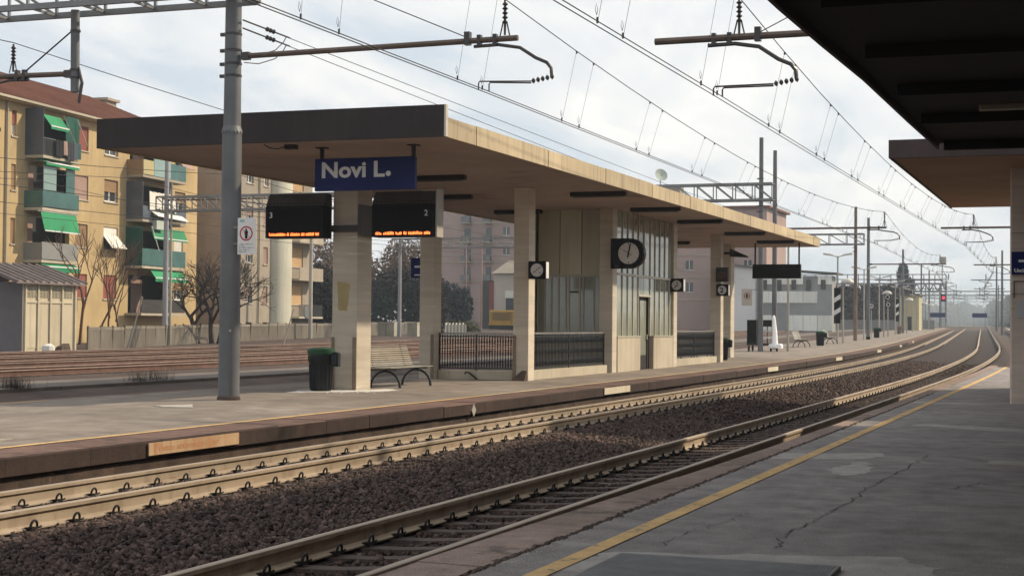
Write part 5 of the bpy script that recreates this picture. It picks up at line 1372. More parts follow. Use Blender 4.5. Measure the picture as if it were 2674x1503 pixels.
b1_ = balcony(SL,SR,1.9,M['blueglass'],None,1.0); awning(b1_,-15.3,-11.35,1.0,4.78,1.4,4.55,.3)
SL, SR = -3.1, 3.2
c4 = balcony(SL,SR,11.02,mat('pale_yellow_panel',(0.48,0.42,0.22),(0.42,0.36,0.19),.8,.6),(M['brownsh'],1.0),1.0)
Y_.part('glass_screen', MATS['pale_teal_glass'], c4, -1.6,.8,1.14,1.22,11.05,12.5); Y_.part('glass_screen', M['teal'], c4, .8,3.1,1.14,1.22,11.05,12.1)
c3 = balcony(SL,SR,8.1,M['blueglass'],(M['blueglass'],2.5),.9)
t = thing('laundry', Y_.p(-.8,1.3,9.5), 'bright white sheets hanging on the second balcony column', 'sheets')
m_ = MB()
for k in range(6):
    s0 = -2.3+k*.62; m_.quad(Y_.p(s0,1.3+.05*(k%2),8.75+.12*(k%3)),Y_.p(s0+.66,1.32+.05*((k+1)%2),8.7+.1*((k+1)%3)),Y_.p(s0+.62,1.26,9.95),Y_.p(s0,1.26,10.0))
m_.build('cloth', M['bright'], t)
m_ = MB(); Y_.box(m_, -1.6,-.2,1.2,1.5,8.42,8.55); m_.hexa([Y_.p(-1.9,1.7,8.35),Y_.p(2.6,1.7,8.25),Y_.p(2.6,1.2,8.6),Y_.p(-1.9,1.2,8.65),Y_.p(-1.9,1.7,8.39),Y_.p(2.6,1.7,8.29),Y_.p(2.6,1.2,8.64),Y_.p(-1.9,1.2,8.69)]); m_.build('white_cover', M['bright'], c3)
Y_.part('aircon_unit', mat('aircon',(0.42,0.47,0.42),(0.36,0.41,0.36),2,.6), c3, -1.7,-.5,1.2,1.5,7.5,8.1)
c2_ = balcony(SL,SR,5.05,M['teal'],(M['dgreen'],2.6),1.15); awning(c2_,-1.9,3.1,1.1,7.65,1.42,6.95,.12)
m_ = MB(); m_.tube([Y_.p(-2.0,1.3,7.7),Y_.p(-1.3,1.5,6.1)], .03, 5); m_.build('awning_arm', M['bright'], c2_)
c1_ = balcony(SL,SR,1.95,M['dark_in'],None,.9); awning(c1_,-1.6,3.1,1.0,4.85,1.42,4.3,.25)

# ---- beige and grey block with the pale round shaft
G_ = Fac((108.5,60.0),(1,.05))
gb = thing('apartment_building', (108.5,60,0), 'beige and grey apartment block with a pale vertical shaft and balconies', 'building')
wins = []
for z in (11.85,8.85,5.85,2.85):
    W(-4.05,-2.95,z,z+1.25,'glass' if z > 11 else 'half',M['pinksh']); W(-1.2,-.4,z,z+1.3,'glass' if z > 11 else 'shut',M['pinksh'])
    W(3.4,5.95,z,z+1.5,'shut',M['curtain'])
for s0 in (-4.0,-1.2): W(s0,s0+.9,1.15,1.4,'shut',M['dark_in'])
m_ = MB(); G_.wall(m_, -6.6, 7.66, -1, 15.5, [(w[0],w[1],w[2],w[3]) for w in wins], .3); m_.build('wall', M['greyst'], gb, fix=False)
m_ = MB(); G_.box(m_, -6.6,7.6,-10,-.4,-1,15.4); m_.build('core', M['beige'], gb)
m_ = MB(); G_.box(m_, -6.62,-6.58,-10,0.0,-1,15.5); m_.build('end_wall', M['beige'], gb)
m_ = MB(); G_.box(m_, -7,8,-10.4,.5,15.5,15.8); m_.build('roof', M['roofing'], gb)
for w in wins: G_.window(gb, *w)
m_ = MB(); prof = []
m_.add([], [])
pts = [(.13+1.42-1.42*math.cos(a), .9*math.sin(a)) for a in [math.pi*k/12 for k in range(13)]]
vs = [G_.p(p[0],p[1],1.2) for p in pts]+[G_.p(p[0],p[1],15.4) for p in pts]
m_.add(vs, [(k,k+1,13+k+1,13+k) for k in range(12)]); m_.build('shaft', M['palecol'], gb, True)
for z in (13.9,10.85,7.85,4.87,1.88):
    m_ = MB(); G_.box(m_, 3.0,7.55,-.1,1.1,z-.14,z); bl = m_.build('balcony', M['stuccosill'], gb)
    if z > 2: G_.part('front_panel', M['greyst'] if z != 7.85 else M['stuccosill'], bl, 3.05,7.5,1.04,1.1,z,z+.9)
    else:
        m_ = MB()
        for k in range(30): G_.box(m_, 3.05+k*.15,3.07+k*.15,1.04,1.08,z,z+.95)
        m_.build('railing', M['pole'], bl)
m_ = MB(); m_.tube([G_.p(-2.05,.1,-.5),G_.p(-2.05,.1,15.4)], .06, 6); m_.build('drain_pipe', M['stuccosill'], gb)
m_ = MB(); pts = [G_.p(4.4+.55*math.cos(a),1.15,2.25+.5*math.sin(a)) for a in [2*math.pi*k/14 for k in range(14)]]
m_.add(pts+[tuple(Vector(p)+Vector((0,.03,0))) for p in pts], [tuple(range(14))]+[(k,(k+1)%14,14+(k+1)%14,14+k) for k in range(14)]); m_.build('dish', M['pole'], gb)

# ---- shed at far left
sh_ = thing('track_shed', (63.5,47,0), 'small cream shed with corrugated roof and panelled front beside the yard', 'shed')
sx0, sx1, sy0, sy1 = 61.5, 65.5, 47.0, 51.2
wallm = mat('shed_cream',(0.52,0.46,0.34),(0.45,0.395,0.29),1.0,0.85,streak=((0.28,0.22,0.15),0.4))
m_ = MB(); m_.box(sx0,sx1,sy0,sy1,-.3,3.22); m_.build('wall', mat('shed_side_shade',(0.16,0.145,0.15),(0.115,0.105,0.11),.8,.9), sh_)  # shade of the unlit side put into the wall colour
m_ = MB(); m_.box(sx0-.02,sx1+.02,sy0-.03,sy0-.005,-.3,3.2); m_.build('front_wall', wallm, sh_)
for k in range(4):
    a = sx0+.18+k*.93; m_ = MB(); m_.box(a,a+.78,sy0-.05,sy0-.032,.12,2.2); m_.build('panel', wallm, sh_)
    m_ = MB(); m_.box(a-.1,a,sy0-.12,sy0-.03,0,3.18); m_.box(a-.02,a+.8,sy0-.09,sy0-.03,2.24,2.34); m_.build('pilaster', wallm, sh_)
    m_ = MB(); m_.box(a+.04,a+.74,sy0-.045,sy0-.031,2.5,3.05); w = m_.build('window', mat('shed_pane',(0.30,0.27,0.19),(0.2,0.18,0.13),2,.4), sh_)
    m_ = MB()
    for q in (.04,.27,.5,.72): m_.box(a+q,a+q+.03,sy0-.06,sy0-.046,2.5,3.05)
    m_.box(a+.04,a+.75,sy0-.06,sy0-.046,2.76,2.79); m_.build('frame', wallm, w)
m_ = MB(); m_.box(sx1-.09,sx1+.03,sy0-.12,sy0-.03,0,3.18); m_.build('pilaster', wallm, sh_)
ry = 49.2; rz = 4.12
rm = mat('shed_roof',(0.20,0.165,0.155),(0.14,0.115,0.11),2.0,0.85)
m_ = MB(); m_.add([(60.6,46.65,3.22),(66.0,46.65,3.22),(66.0,ry,rz),(60.6,ry,rz),(60.6,51.7,3.22),(66,51.7,3.22),(60.6,46.65,3.12),(66.0,46.65,3.12),(66.0,ry,rz-.1),(60.6,ry,rz-.1)], [(0,1,2,3),(3,2,5,4),(6,9,8,7),(0,6,7,1),(0,3,9,6),(1,7,8,2)])
rf = m_.build('roof', rm, sh_)
for k in range(10):
    x = 60.65+k*.59; m_ = MB(); m_.tube([(x,46.62,3.24),(x,ry,rz+.03)], .075, 5); m_.build('roof_rib', rm, rf)

# ---- concrete fence with posts
fp = [(60.0,44.8),(70.2,48.0),(88.1,53.5),(112.9,58.2),(135,62.0),(160,66.5)]
fm = mat('fence_concrete',(0.165,0.145,0.118),(0.115,0.10,0.083),1.0,0.95,0.2,10,streak=((0.10,0.088,0.074),0.7))
fen = thing('concrete_fence', (88,53.5,0), 'low grey concrete panel fence between the yard and the apartment buildings', 'fence')
q = Vector((fp[1][0]-3.0,fp[1][1]-.95,0)); seg = 0; rr = random.Random(4)
def fpt(d_):
    for i in range(len(fp)-1):
        a = Vector((*fp[i],0)); b = Vector((*fp[i+1],0)); L_ = (b-a).length
        if d_ <= L_: return a+(b-a)*(d_/L_)
        d_ -= L_
    return Vector((*fp[-1],0))
d_ = 6.6
while d_ < 105:
    a = fpt(d_); b = fpt(d_+2.0); z = g(a.x)-.12; h = 1.17+rr.uniform(-.03,.03); lean = rr.uniform(-.03,.03)
    t_ = (b-a).normalized(); n_ = Vector((t_.y,-t_.x,0))
    A = a+t_*.05; B = b-t_*.05
    m_ = MB(); m_.hexa([tuple(A+n_*.04+Vector((0,0,z))),tuple(B+n_*.04+Vector((0,0,z))),tuple(B-n_*.04+Vector((0,0,z))),tuple(A-n_*.04+Vector((0,0,z))),
       tuple(A+n_*(.04+lean)+Vector((0,0,z+h))),tuple(B+n_*(.04+lean)+Vector((0,0,z+h))),tuple(B-n_*(.04-lean)+Vector((0,0,z+h))),tuple(A-n_*(.04-lean)+Vector((0,0,z+h)))]); m_.build('panel', fm, fen)
    m_ = MB(); m_.hexa([tuple(A+n_*(.06+lean)+Vector((0,0,z+h-.17))),tuple(B+n_*(.06+lean)+Vector((0,0,z+h-.17))),tuple(B+n_*(.041+lean)+Vector((0,0,z+h-.17))),tuple(A+n_*(.041+lean)+Vector((0,0,z+h-.17))),
       tuple(A+n_*(.06+lean)+Vector((0,0,z+h-.02))),tuple(B+n_*(.06+lean)+Vector((0,0,z+h-.02))),tuple(B+n_*(.041+lean)+Vector((0,0,z+h-.02))),tuple(A+n_*(.041+lean)+Vector((0,0,z+h-.02)))]); m_.build('coping', mat('fence_cap',(0.225,0.20,0.165),(0.175,0.155,0.13),1.5,.9), fen)
    m_ = MB(); m_.bar(tuple(a+Vector((0,0,z-.1))), tuple(a+n_*(lean+.05)+Vector((0,0,z+h+.06))), .075); m_.build('post', fm, fen)
    d_ += 2.0
pf = mat('pale_fence',(0.42,0.40,0.33),(0.33,0.315,0.26),1.2,.9,streak=((0.2,0.18,0.15),.4))
for (x, ya, yb_, lab) in ((127.5,59.68,58.95,'pale concrete cabinet by the leafless hedge, left of a pair'),(127.5,58.85,58.12,'pale concrete cabinet by the leafless hedge, right of a pair'),(127.5,56.85,56.4,'narrow pale cabinet right of the gantry leg'),(127.5,56.35,55.9,'second narrow pale cabinet right of the gantry leg')):
    t = thing('line_cabinet', (x,ya,0), lab, 'cabinet', 'pale cabinets before the hedge')
    m_ = MB(); m_.box(x,x+.6,yb_,ya,-.1,1.4); m_.build('body', pf, t)
    m_ = MB(); m_.box(x-.05,x+.65,yb_-.03,ya+.03,1.4,1.52); m_.build('lid', pf, t)
    m_ = MB()
    for k in range(5): q = yb_+.08+k*(ya-yb_-.16)/4; m_.box(x-.02,x,q-.02,q+.02,.05,1.3)
    m_.build('rib', pf, t)
t = thing('concrete_fence', (128,52.5,0), 'short pale concrete fence with white caps behind the near railing', 'fence')
for k in range(6):
    y = 53.4-k*.32; m_ = MB(); m_.box(128,128.08,y-.29,y,.2,1.38); m_.build('panel', pf, t)
    m_ = MB(); m_.box(127.95,128.13,y-.05,y+.05,.2,1.5); m_.build('post', M['bright'], t)

# ---- yard masts
def plain_mast(x, y, h, r_, label, mt): return mast(x, y, h, r_, r_*.75, label, mt)
plain_mast(80.6,51.5,11.0,.17,'pale grey gantry mast in front of the yellow building', mat('pale_mast',(0.36,0.36,0.39),(0.29,0.29,0.32),1.0,.6,streak=((.2,.2,.2),.3)))
plain_mast(80.2,50.9,9.5,.08,'thin pale pole close beside the pale gantry mast', M['post'])
plain_mast(108,56.2,9.6,.16,'mottled pale mast left of the first canopy column', M['post'])
plain_mast(122.5,55.35,8.6,.17,'grey gantry leg seen between the first and second canopy columns', MATS['pale_mast'])
plain_mast(175,70.5,10.7,.12,'reddish mast seen over the iron railing, left one', mat('reddish_mast',(0.36,0.23,0.20),(0.27,0.165,0.145),1.0,.7))
plain_mast(185,72.4,10.7,.12,'reddish mast seen over the iron railing, right one', MATS['reddish_mast'])
cantilever(80.6,51.5,8.9-.35,38.5,8.55,47.0,9.2,'rusty cantilever tube across the yellow building facade',[(46.4,7.6),(46.3,7.6)],(44.5,8.1),47.2,1.0)
for (a, b, lab) in (((80,43.33,.1),(80,42.69,2.22),'white leaning strut in front of the beige block'),((72,48.3,-.1),(72,47.4,2.7),'white leaning strut in front of the yellow building')):
    t = thing('leaning_strut', a, lab, 'strut', 'white leaning struts'); m_ = MB(); m_.tube([a,b], .04, 5); m_.build('rod', M['post'], t)
t = thing('junk_pile', (62.5,45.6,0), 'white bag and dark debris at the foot of the shed', 'debris')
m_ = MB(); m_.lathe([(.1,-.1),(.3,.05),(.28,.25),(.1,.35)], (61.6,45.6,0), 8); m_.build('bag', M['bright'], t, True)
m_ = MB(); m_.hexa([(62.3,45.4,-.1),(63.1,45.4,-.1),(63.1,45.9,-.1),(62.3,45.9,-.1),(62.5,45.5,.2),(63.05,45.5,.35),(63,45.8,.35),(62.5,45.8,.2)]); m_.build('debris', M['kerb_base'], t)

# ---- vegetation
def leaves(name, blobs, n, size, mt, par, seed, flat=.0):
    rng = np.random.default_rng(seed); V = []; 
    w = np.array([b[3]*b[4]*b[5] for b in blobs]); w = w/w.sum(); cnt = (w*n).astype(int)+1
    for (cx,cy,cz,rx,ry_,rz_), k in zip(blobs, cnt):
        d = rng.normal(size=(k,3)); d /= np.linalg.norm(d,axis=1)[:,None]; r_ = rng.random(k)**.42
        c = np.array([cx,cy,cz])+d*r_[:,None]*np.array([rx,ry_,rz_])
        e1 = rng.normal(size=(k,3)); e1 /= np.linalg.norm(e1,axis=1)[:,None]; e2 = np.cross(e1, rng.normal(size=(k,3))); e2 /= np.linalg.norm(e2,axis=1)[:,None]
        s = (size*rng.uniform(.5,1.4,k))[:,None]
        V.append(np.stack([c-e1*s, c+e2*s*.5, c+e1*s, c-e2*s*.5],1))
    V = np.concatenate(V); V[:,:,2] = np.maximum(V[:,:,2], -.2); n_ = len(V)
    me = bpy.data.meshes.new(name); me.vertices.add(n_*4); me.vertices.foreach_set('co', V.reshape(-1))
    me.loops.add(n_*4); me.loops.foreach_set('vertex_index', np.arange(n_*4)); me.polygons.add(n_); me.polygons.foreach_set('loop_start', np.arange(0,n_*4,4))
    me.update(calc_edges=True); me.validate(); me.materials.append(mt)
    o = link(name, me, par); tag(o, kind='stuff'); return o
lf_d = mat('dark_foliage',(0.042,0.036,0.034),(0.022,0.020,0.022),1.2,.9)
lf_g = mat('green_foliage',(0.035,0.055,0.032),(0.018,0.030,0.022),1.2,.9)
lf_b = mat('brown_twigs',(0.115,0.078,0.060),(0.07,0.047,0.038),1.5,.9)
lf_bl = mat('bluish_foliage',(0.04,0.05,0.062),(0.025,0.03,0.04),1.0,.9)
def bush(name, loc, label, cat, blobs, n, size, mt, seed, group=None, trunk=None):
    t = thing(name, loc, label, cat, group)
    leaves('crown', blobs, n, size, mt, t, seed)
    m_ = MB(); b = blobs[0]; m_.tube([(b[0],b[1],-.3),(b[0],b[1],b[2])], [.18,.06], 6); m_.build('trunk', mat('bark',(0.06,0.045,0.04),(0.035,0.027,0.025),3,.9), t)
    return t
bush('ivy_hedge', (126,64,0), 'dark leafless thicket left of the first canopy column', 'hedge', [(126,64.6,3.2,1.5,1.8,3.5),(127,62.5,2.2,1.5,2.2,3.0),(126.5,66,2,1.5,1.5,3)], 12000, .18, lf_d, 1)
bush('ivy_hedge', (152,68,0), 'dark thicket seen between the first and second canopy columns', 'hedge', [(152,70,3.2,2,2.0,3.9),(153,67,3.0,2,2.4,3.6),(152,65,3.2,2,1.8,3.7),(153,72,2.6,2,1.6,3.4),(154,68.5,4.2,1.5,3.2,3.4)], 24000, .20, lf_d, 2)
bush('evergreen_bush', (150.5,70,0), 'dark green bush low in the thicket between the columns', 'bush', [(150.3,69.7,2.2,1.0,1.5,2.4),(150.3,68.6,1.6,1.0,1.0,1.6)], 4500, .13, lf_g, 3)
bush('bluish_conifer', (171,70,0), 'dark bluish conifer seen over the near iron railing', 'tree', [(171,70.4,3.0,1.2,1.4,3.2),(171,69.2,3.2,1.2,1.2,2.6),(171,71.4,3.4,1,1,3)], 6000, .2, lf_bl, 4)
bush('grass_bank', (165,68,0), 'olive bushy bank below the bluish conifer', 'bush', [(165,67.6,.9,1.0,1.6,1.0),(165,66,.8,1.0,1.4,.9)], 2500, .13, mat('olive',(0.10,0.10,0.045),(0.06,0.06,0.03),1.0,.9), 5)
t = thing('litter_scraps', (149.5,68,2), 'scattered white litter scraps caught in the dark thicket', 'litter'); rr = random.Random(6); m_ = MB()
for k in range(34):
    y = rr.choice((rr.uniform(65.5,71.5),rr.gauss(67.8,.35))); z = rr.choice((rr.uniform(.4,5.0),rr.gauss(1.7,.25))); s = rr.uniform(.05,.17)
    m_.add([(149.0,y-s,z),(149.05,y,z-s),(149.0,y+s*.8,z+.02),(149.1,y,z+s)], [(0,1,2,3)])
o = m_.build('scraps', M['bright'], t); tag(o, kind='stuff')
def bare_tree(name, loc, label, trunks, depth, mt, seed, spread=.5, group=None, cat='tree', r0=.16, fall=.72):
    rr = random.Random(seed); t = thing(name, loc, label, cat, group); tr = MB(); br = MB()
    def grow(p, d, L_, r_, k):
        q = p+d*L_*.5+Vector((rr.gauss(0,.04),rr.gauss(0,.04),rr.gauss(0,.03)))*L_; e = q+(d+Vector((rr.gauss(0,.14),rr.gauss(0,.14),rr.gauss(0,.08)))).normalized()*L_*.5
        (tr if k >= depth-1 else br).tube([p,q,e],[r_,r_*.87,r_*.74],6 if k >= depth-1 else 4,cap=False)
        if k <= 0: return
        for j in range(rr.choice((2,3,3)) if k < depth else 3):
            v = Vector((rr.gauss(0,1),rr.gauss(0,1),rr.gauss(.15,.55))).normalized(); nd = (d*(1-spread*.5)+v*spread).normalized()
            st = p.lerp(e, rr.uniform(.55,1.0)) if j else e
            grow(st, nd, L_*rr.uniform(fall-.12,fall+.1), r_*.62, k-1)
    for (o_, d) in trunks: grow(Vector(loc)+Vector(o_), Vector(d).normalized(), 1.0*Vector(d).length, r0, depth)
    tr.build('trunk', mt, t, True); o = br.build('branches', mt, t); tag(o, kind='stuff'); return t
bark = mat('bare_bark',(0.055,0.040,0.036),(0.035,0.026,0.024),3,.9)
bare_tree('bare_tree', (87,52.9,-.1), 'dark bare spreading tree beside the thick grey mast', [((0,0.25,0),(-.1,.35,1.9)),((.3,-.55,0),(.1,.45,2.0)),((.5,-.9,0),(0,-.12,2.3))], 6, bark, 21, .60, r0=.17, fall=.76)
brt = mat('brown_bark',(0.15,0.085,0.055),(0.10,0.057,0.04),2,.9)
bare_tree('sapling', (69.2,49.3,.2), 'thin brown sapling just right of the shed', [((0,0,0),(.1,-.05,2.3))], 4, brt, 31, .38, 'thin saplings before the yellow building', r0=.085)
bare_tree('sapling', (69.6,48.4,.2), 'forked brown sapling, second from the shed', [((0,0,0),(.0,-.35,2.2))], 4, brt, 32, .42, 'thin saplings before the yellow building', r0=.065)
bare_tree('sapling', (70.6,48.5,.2), 'upright thin sapling, third from the shed', [((0,0,0),(.1,.1,2.2))], 4, brt, 33, .36, 'thin saplings before the yellow building', r0=.055)
bare_tree('sapling', (71.2,48.4,.2), 'rightmost thin sapling, before the closed red shutter', [((0,0,0),(.0,-.15,2.0))], 4, brt, 34, .38, 'thin saplings before the yellow building', r0=.055)
bush('brown_thicket', (160,72,0), 'sunlit brown leafless thicket rising above the dark hedge between columns', 'thicket', [(162,y,4.2,2.5,2.2,4.6) for y in (70.5,73,76,79,82,85,88,91)]+[(165,y,7.2,2.5,2.0,4.2) for y in (80,84,88,91)]+[(164,y,7.4,2.0,1.4,3.6) for y in (72.3,73.6,74.8)], 42000, .21, mat('brown_thicket',(0.21,0.13,0.085),(0.10,0.064,0.046),1.0,.9), 61)
bare_tree('bare_tree', (158,73.5,-.1), 'brown bare treetops above the thicket between columns', [((0,0,0),(0,-.1,3.8)),((1,-1.8,0),(0,-.1,4.0)),((0,1.5,0),(0,.1,3.6))], 5, brt, 41, .45, r0=.16, fall=.66)
# weeds along the strip behind the island
wd = mat('weed',(0.075,0.058,0.042),(0.04,0.034,0.026),3,.9)
for i, (x, y, n_) in enumerate(((25.4,23.3,160),(30.2,23.3,240),(35.3,23.3,120),(36.2,23.3,140))):
    t = thing('weed_clump', (x,y,-.1), ['small dry weed clump left on the edge behind the island','larger dry weed clump left of the thick grey mast','dry weed clump right of the thick grey mast','last dry weed clump, near the bin'][i], 'weeds', 'weeds on the strip behind the island')
    m_ = MB(); rr = random.Random(50+i)
    for k in range(n_):
        bx, by = x+rr.gauss(0,.22), y+rr.gauss(0,.15); h = rr.uniform(.1,.45); dx, dy = rr.gauss(0,.1), rr.gauss(0,.1)
        m_.add([(bx-.006,by,-.12),(bx+.006,by,-.12),(bx+dx,by+dy,-.12+h)], [(0,1,2)])
    o = m_.build('stalks', wd, t, fix=False); tag(o, kind='stuff')

# ---- far buildings in the middle of the view (their walls face the viewer)
pk = mat('pink_wall',(0.36,0.26,0.235),(0.31,0.225,0.205),.25,.9,streak=((.25,.19,.17),.25))
def tower(x, y0, y1, z1, label, mt, floors, cols, balc=(), depth=14):
    t = thing('apartment_building', (x,(y0+y1)/2,0), label, 'building')
    m_ = MB(); m_.box(x,x+depth,y0,y1,-1,z1); m_.build('wall', mt, t)
    m_ = MB(); m_.box(x-.5,x+depth+.5,y0-.5,y1+.5,z1,z1+.3); m_.build('roof', M['tile'], t)
    for zf in floors:
        m_ = MB(); m_.box(x-.06,x,y0,y1,zf-.12,zf+.02); m_.build('string_course', M['stuccosill'], t)
        for (c, w) in cols:
            m_ = MB(); m_.box(x-.03,x+.02,c-w/2,c+w/2,zf+1.0,zf+2.25); wn_ = m_.build('window', M['glass_far'], t)
            m_ = MB(); m_.box(x-.07,x-.03,c-w/2-.08,c+w/2+.08,zf+.92,zf+1.0); m_.box(x-.05,x-.03,c-.04,c+.04,zf+1,zf+2.25); m_.build('frame', M['white'], wn_)
        for (c, w) in balc:
            m_ = MB(); m_.box(x-1.1,x,c-w/2,c+w/2,zf-.14,zf); b = m_.build('balcony', M['stuccosill'], t)
            m_ = MB(); m_.box(x-1.1,x-1.05,c-w/2,c+w/2,zf+.05,zf+.95); m_.build('front_panel', M['teal'] if w > 1.6 else M['pole'], b)
            m_ = MB(); m_.box(x-.04,x+.01,c-w/2+.2,c+w/2-.2,zf,zf+2.2); m_.build('door', M['glass_far'], b)
    return t
tower(228,83.0,99.5,21.5,'tall hazy pink apartment block between the canopy columns',pk,[2,5,8,11,14,17],[(85.2,1.0),(96.5,1.0)],[(91.6,1.5),(88.1,1.3)])
tower(232,53.2,60.5,17.5,'pinkish block with grey-green balconies seen right of the waiting room',pk,[2.4,5.4,8.4,11.4,14.4],[(58.5,.9),(54.2,.8)],[(56.0,2.2)])
tower(210,41.5,57,17.2,'roofs of a far block rising just above the canopy edge',pk,[5,8,11,14],[(44,1),(48,1),(52,1)],[])
t = thing('satellite_dish', (150,40,15), 'grey satellite dish on a pole above the canopy edge', 'satellite dish')
m_ = MB(); m_.bar((150,40.1,10),(150,40.1,15.9),.07); m_.build('pole', M['pole'], t)
m_ = MB(); m_.lathe([(.0,0),(.35,.05),(.62,.16),(.65,.19),(.6,.18),(.0,.04)], (0,0,0), 16); o = m_.build('dish', MATS['aircon'], t, True); o.matrix_basis = Matrix.Translation((149.9,40.05,16.0)) @ Matrix.Rotation(R(-62),4,'Y') @ Matrix.Rotation(R(35),4,'X')
m_ = MB(); m_.box(149.5,151,38,41.5,9.5,15.0); o = m_.build('stair_tower', M['greyst'], t)
hs = thing('railway_house', (205,77.5,0), 'pale house with a red door panel behind the yellow rail vehicle', 'house')
m_ = MB(); m_.box(205,213,70.5,78.4,-1,8.4); m_.build('wall', mat('house_pale',(0.44,0.38,0.33),(0.38,0.33,0.285),.4,.9), hs)
m_ = MB(); m_.box(204.9,213,78.4,80.1,-1,7.4); m_.build('annex', M['dark_in'], hs)
m_ = MB(); m_.box(204.85,204.9,78.4,79.05,2.6,7.2); m_.build('red_panel', mat('red_panel',(0.26,0.05,0.05),(0.2,0.04,0.04),1,.7), hs)
m_ = MB(); m_.hexa([(204.5,70,8.4),(213.5,70,8.4),(213.5,78.6,8.4),(204.5,78.6,8.4),(207,72,10.2),(211,72,10.2),(211,77,10.2),(207,77,10.2)]); m_.build('roof', M['greyst'], hs)
m_ = MB(); m_.box(204.94,205,75.4,76.6,3.2,6.0); w = m_.build('window', M['glass_far'], hs)
m_ = MB(); m_.box(204.9,204.94,75.3,76.7,5.0,6.0); m_.build('blind', M['bright'], w)
v = thing('rail_vehicle', (190,72,0), 'small yellow rail works vehicle at the end of the yard', 'rail vehicle')
yl_ = mat('vehicle_yellow',(0.46,0.27,0.035),(0.38,0.215,0.03),1,.5)
m_ = MB(); m_.bevbox(190,196,69.6,73.3,1.25,3.2,.12); m_.build('body', yl_, v)
m_ = MB(); m_.box(189.8,196,69.8,73.2,.75,1.25); m_.build('underframe', M['black'], v)
m_ = MB(); m_.box(189.9,190,70.4,72.8,1.9,2.9); m_.box(189.94,190,70.2,70.3,1.4,3.0); m_.build('panel', mat('vehicle_dark',(0.22,0.13,0.03),(0.17,0.1,0.02),1,.5), v)
m_ = MB(); m_.box(189.7,190.0,69.7,73.3,1.28,1.42); m_.build('bumper', yl_, v)
for y in (70.4,71.9):
    m_ = MB(); m_.tube([(191,y,.55),(191,y+.12,.55)], .42, 12); m_.build('wheel', M['iron'], v)
# ---- right hand background
wb = thing('industrial_building', (205,38,0), 'long white and grey works building beyond the far island', 'building')
wm = mat('works_white',(0.82,0.82,0.76),(0.72,0.72,0.67),.3,.85,streak=((.3,.3,.29),.35)); gm = mat('works_grey',(0.27,0.28,0.28),(0.22,0.23,0.23),.4,.7)
m_ = MB(); m_.box(206,209,32.2,48,-1,8.0); m_.build('wall', gm, wb)
m_ = MB(); m_.hexa([(205.4,31.4,8.15),(210,31.4,8.15),(210,48,9.3),(205.4,48,9.3),(205.4,31.4,8.4),(210,31.4,8.4),(210,48,9.55),(205.4,48,9.55)]); m_.build('roof', M['roofing'], wb)
for (z0, z1) in ((.9,2.9),(4.5,6.0),(6.9,8.0)):
    for k in range(5):
        y0 = 32.2+k*1.85
        if (k*3+int(z0)) % 5 == 4: continue
        m_ = MB(); m_.box(205.9,206,y0+.03,y0+1.82,z0,z1); m_.build('panel', wm, wb)
for k in range(5):
    m_ = MB(); m_.box(205.8,205.9,33.0+k*1.9,33.6+k*1.9,6.1 if k % 2 else 6.3,7.5); m_.build('window', M['glass_far'], wb)
m_ = MB(); m_.box(205,206,42,46.8,-1,9.3); m_.build('gable_wall', mat('gable_grey',(0.62,0.62,0.61),(0.55,0.55,0.54),.3,.85), wb)
m_ = MB(); m_.hexa([(204.6,41.2,8.9),(210,41.2,8.9),(210,47.4,9.6),(204.6,47.4,9.6),(204.6,41.2,9.1),(210,41.2,9.1),(210,47.4,9.8),(204.6,47.4,9.8)]); m_.build('gable_roof', M['roofing'], wb)
lw = thing('yard_wall', (255,36,0), 'long low grey wall behind the far island posts', 'wall')
m_ = MB(); m_.box(255,255.4,24,48,-.5,2.6); m_.build('wall', gm, lw)
bush('tall_hedge', (265,36,0), 'long dark brown hedge behind the far lamp posts', 'hedge', [(265,y,4.2,2.0,2.2,4.4) for y in (30,32,34,36,38,40,42)]+[(266,y,7.0,1.5,2.0,1.4) for y in (31,35,39)], 16000, .35, mat('hedge_brown',(0.075,0.055,0.062),(0.045,0.034,0.042),.6,.9), 7)
bush('conifer', (268,27,0), 'dark pointed treetop above the far signal gantry', 'tree', [(305,34.5,11.2,1.5,1.1,2.4),(305,33.8,9,1.5,1.6,2.0)], 3000, .3, lf_bl, 8)
hut = thing('station_hut', (230,25,0), 'pale yellow hut and panels at the far end of the island', 'hut')
hm = mat('hut_yellow',(0.46,0.43,0.27),(0.40,0.37,0.24),.5,.85)
m_ = MB(); m_.box(231,236,23.9,26.6,g(231),6.0); m_.build('wall', hm, hut)
m_ = MB(); m_.box(230.6,236.4,23.6,26.9,6.0,6.25); m_.build('roof', M['roofing'], hut)
m_ = MB(); m_.box(230.96,231,24.9,25.6,g(231),3.0); m_.build('door', M['dark_in'], hut)
for (x, y, lab) in ((288,26.6,'distant small blue name board at the end of the island'),(300,20.3,'distant small blue board right of the vanishing tracks')):
    t = thing('blue_board', (x,y,g(x)), lab, 'sign'); z = g(x)
    m_ = MB(); m_.box(x,x+.1,y-1.3,y+1.3,z+1.9,z+2.7); m_.build('board', M['blue'], t)
    m_ = MB(); m_.bar((x+.05,y-1,z),(x+.05,y-1,z+2),.1); m_.bar((x+.05,y+1,z),(x+.05,y+1,z+2),.1); m_.build('post', M['post'], t)
# near platform continues far away on the right, with its kerb
mb = MB(); strip(mb, 120, 300, [(-2.0,0.0),(0.8,0.0),(1.7,0.0),(1.72,-.5)]); o = mb.build('far_platform', mat('far_paving',(0.34,0.30,0.25),(0.26,0.23,0.19),.6,.9)); tag(o, kind='structure')
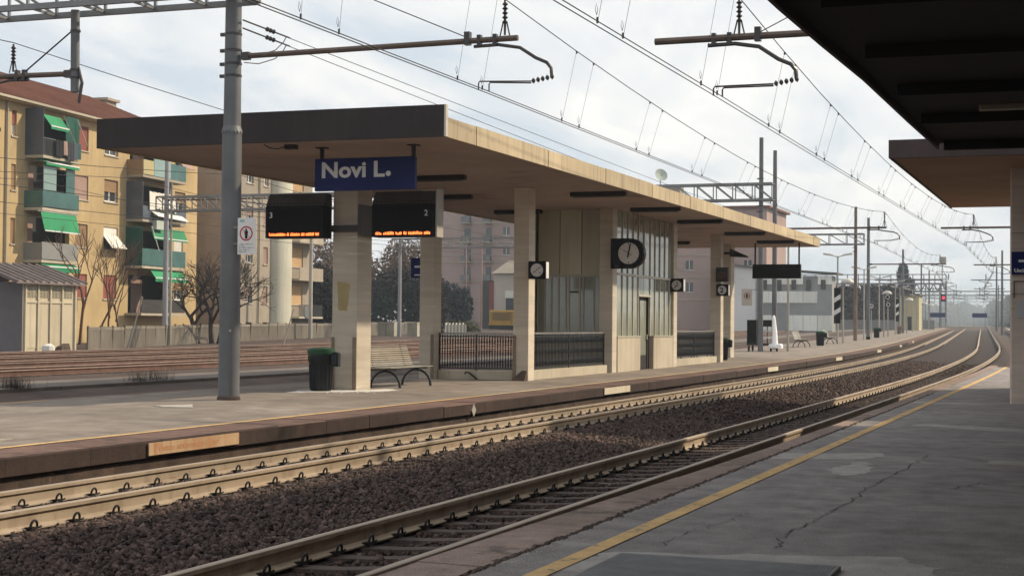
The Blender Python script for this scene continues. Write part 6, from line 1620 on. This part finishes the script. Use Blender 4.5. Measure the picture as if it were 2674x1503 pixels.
# hazy tree banks both sides of the vanishing point
rr = random.Random(77)
for i, (x, y, h, w, lab) in enumerate(((420,36,6.2,7,'hazy bush left of the vanishing tracks, nearest the gantry leg'),(430,31.5,6.0,6,'hazy bush left of the vanishing tracks, next to the track'),(470,44,8,9,'taller hazy tree bank far left of the vanishing tracks'),(520,38,6,7,'low distant hazy bank where the tracks vanish'),
    (400,22.0,7.0,5,'hazy tree right of the vanishing tracks, nearest the pillar'),(440,24.0,6.6,6,'hazy tree right of the vanishing tracks, middle one'),(500,30.5,5.5,6,'low hazy bush right of the vanishing tracks, farthest'),(390,17,8.5,5,'tall hazy tree half behind the arrow pillar'))):
    z = g(x); bush('hazy_tree', (x,y,z), lab, 'tree', [(x+rr.uniform(-2,2), y+rr.uniform(-w*.4,w*.4), z+h*rr.uniform(.2,.6), w*.4, w*.45, h*.42) for k in range(6)], 3500, .45, lf_bl, 100+i, 'tree banks beside the vanishing tracks')
mb = MB()
rng = random.Random(9)
for k in range(60):
    y = -700+k*25; h0 = 20+10*math.sin(k*.7)+rng.uniform(0,5); x0 = 1900
    mb.hexa([(x0,y,-5),(x0+200,y,-5),(x0+200,y+26,-5),(x0,y+26,-5),(x0+30,y,h0),(x0+160,y,h0),(x0+160,y+26,20+10*math.sin((k+1)*.7)),(x0+30,y+26,20+10*math.sin((k+1)*.7))])
o = mb.build('hills', mat('far_hills',(0.05,0.06,0.07),(0.04,0.05,0.06),.01,.9)); tag(o, kind='structure')
# ------------------------------------------------------------------ air: one even volume of pale haze
HAZE = 0.00045
if HAZE > 0:
    m_ = MB(); m_.box(-340,2450,-950,950,-8,60)
    hm_ = bpy.data.materials.new('haze'); hm_.use_nodes = True; nt = hm_.node_tree; nt.nodes.clear()
    out = nt.nodes.new('ShaderNodeOutputMaterial'); pv = nt.nodes.new('ShaderNodeVolumePrincipled')
    pv.inputs['Density'].default_value = HAZE; pv.inputs['Color'].default_value = (0.74,0.86,0.98,1); pv.inputs['Anisotropy'].default_value = 0.2
    nt.links.new(pv.outputs[0], out.inputs['Volume'])
    hz = m_.build('haze', hm_); tag(hz, kind='stuff')
    sm_ = bpy.data.materials.new('smoke'); sm_.use_nodes = True; nt = sm_.node_tree; nt.nodes.clear()
    out = nt.nodes.new('ShaderNodeOutputMaterial'); pv = nt.nodes.new('ShaderNodeVolumePrincipled')
    pv.inputs['Density'].default_value = 0.009; pv.inputs['Color'].default_value = (0.80,0.90,0.97,1)
    nt.links.new(pv.outputs[0], out.inputs['Volume'])
    m_ = MB(); m_.lathe([(.05,-1)]+[(math.cos(a),math.sin(a)) for a in [R(-60+20*k) for k in range(7)]]+[(.05,1)], (0,0,0), 20)
    sk = m_.build('smoke', sm_); sk.matrix_basis = Matrix.Translation((385,29,6.0)) @ Matrix.Diagonal((45,13,5.5,1)); tag(sk, kind='stuff')
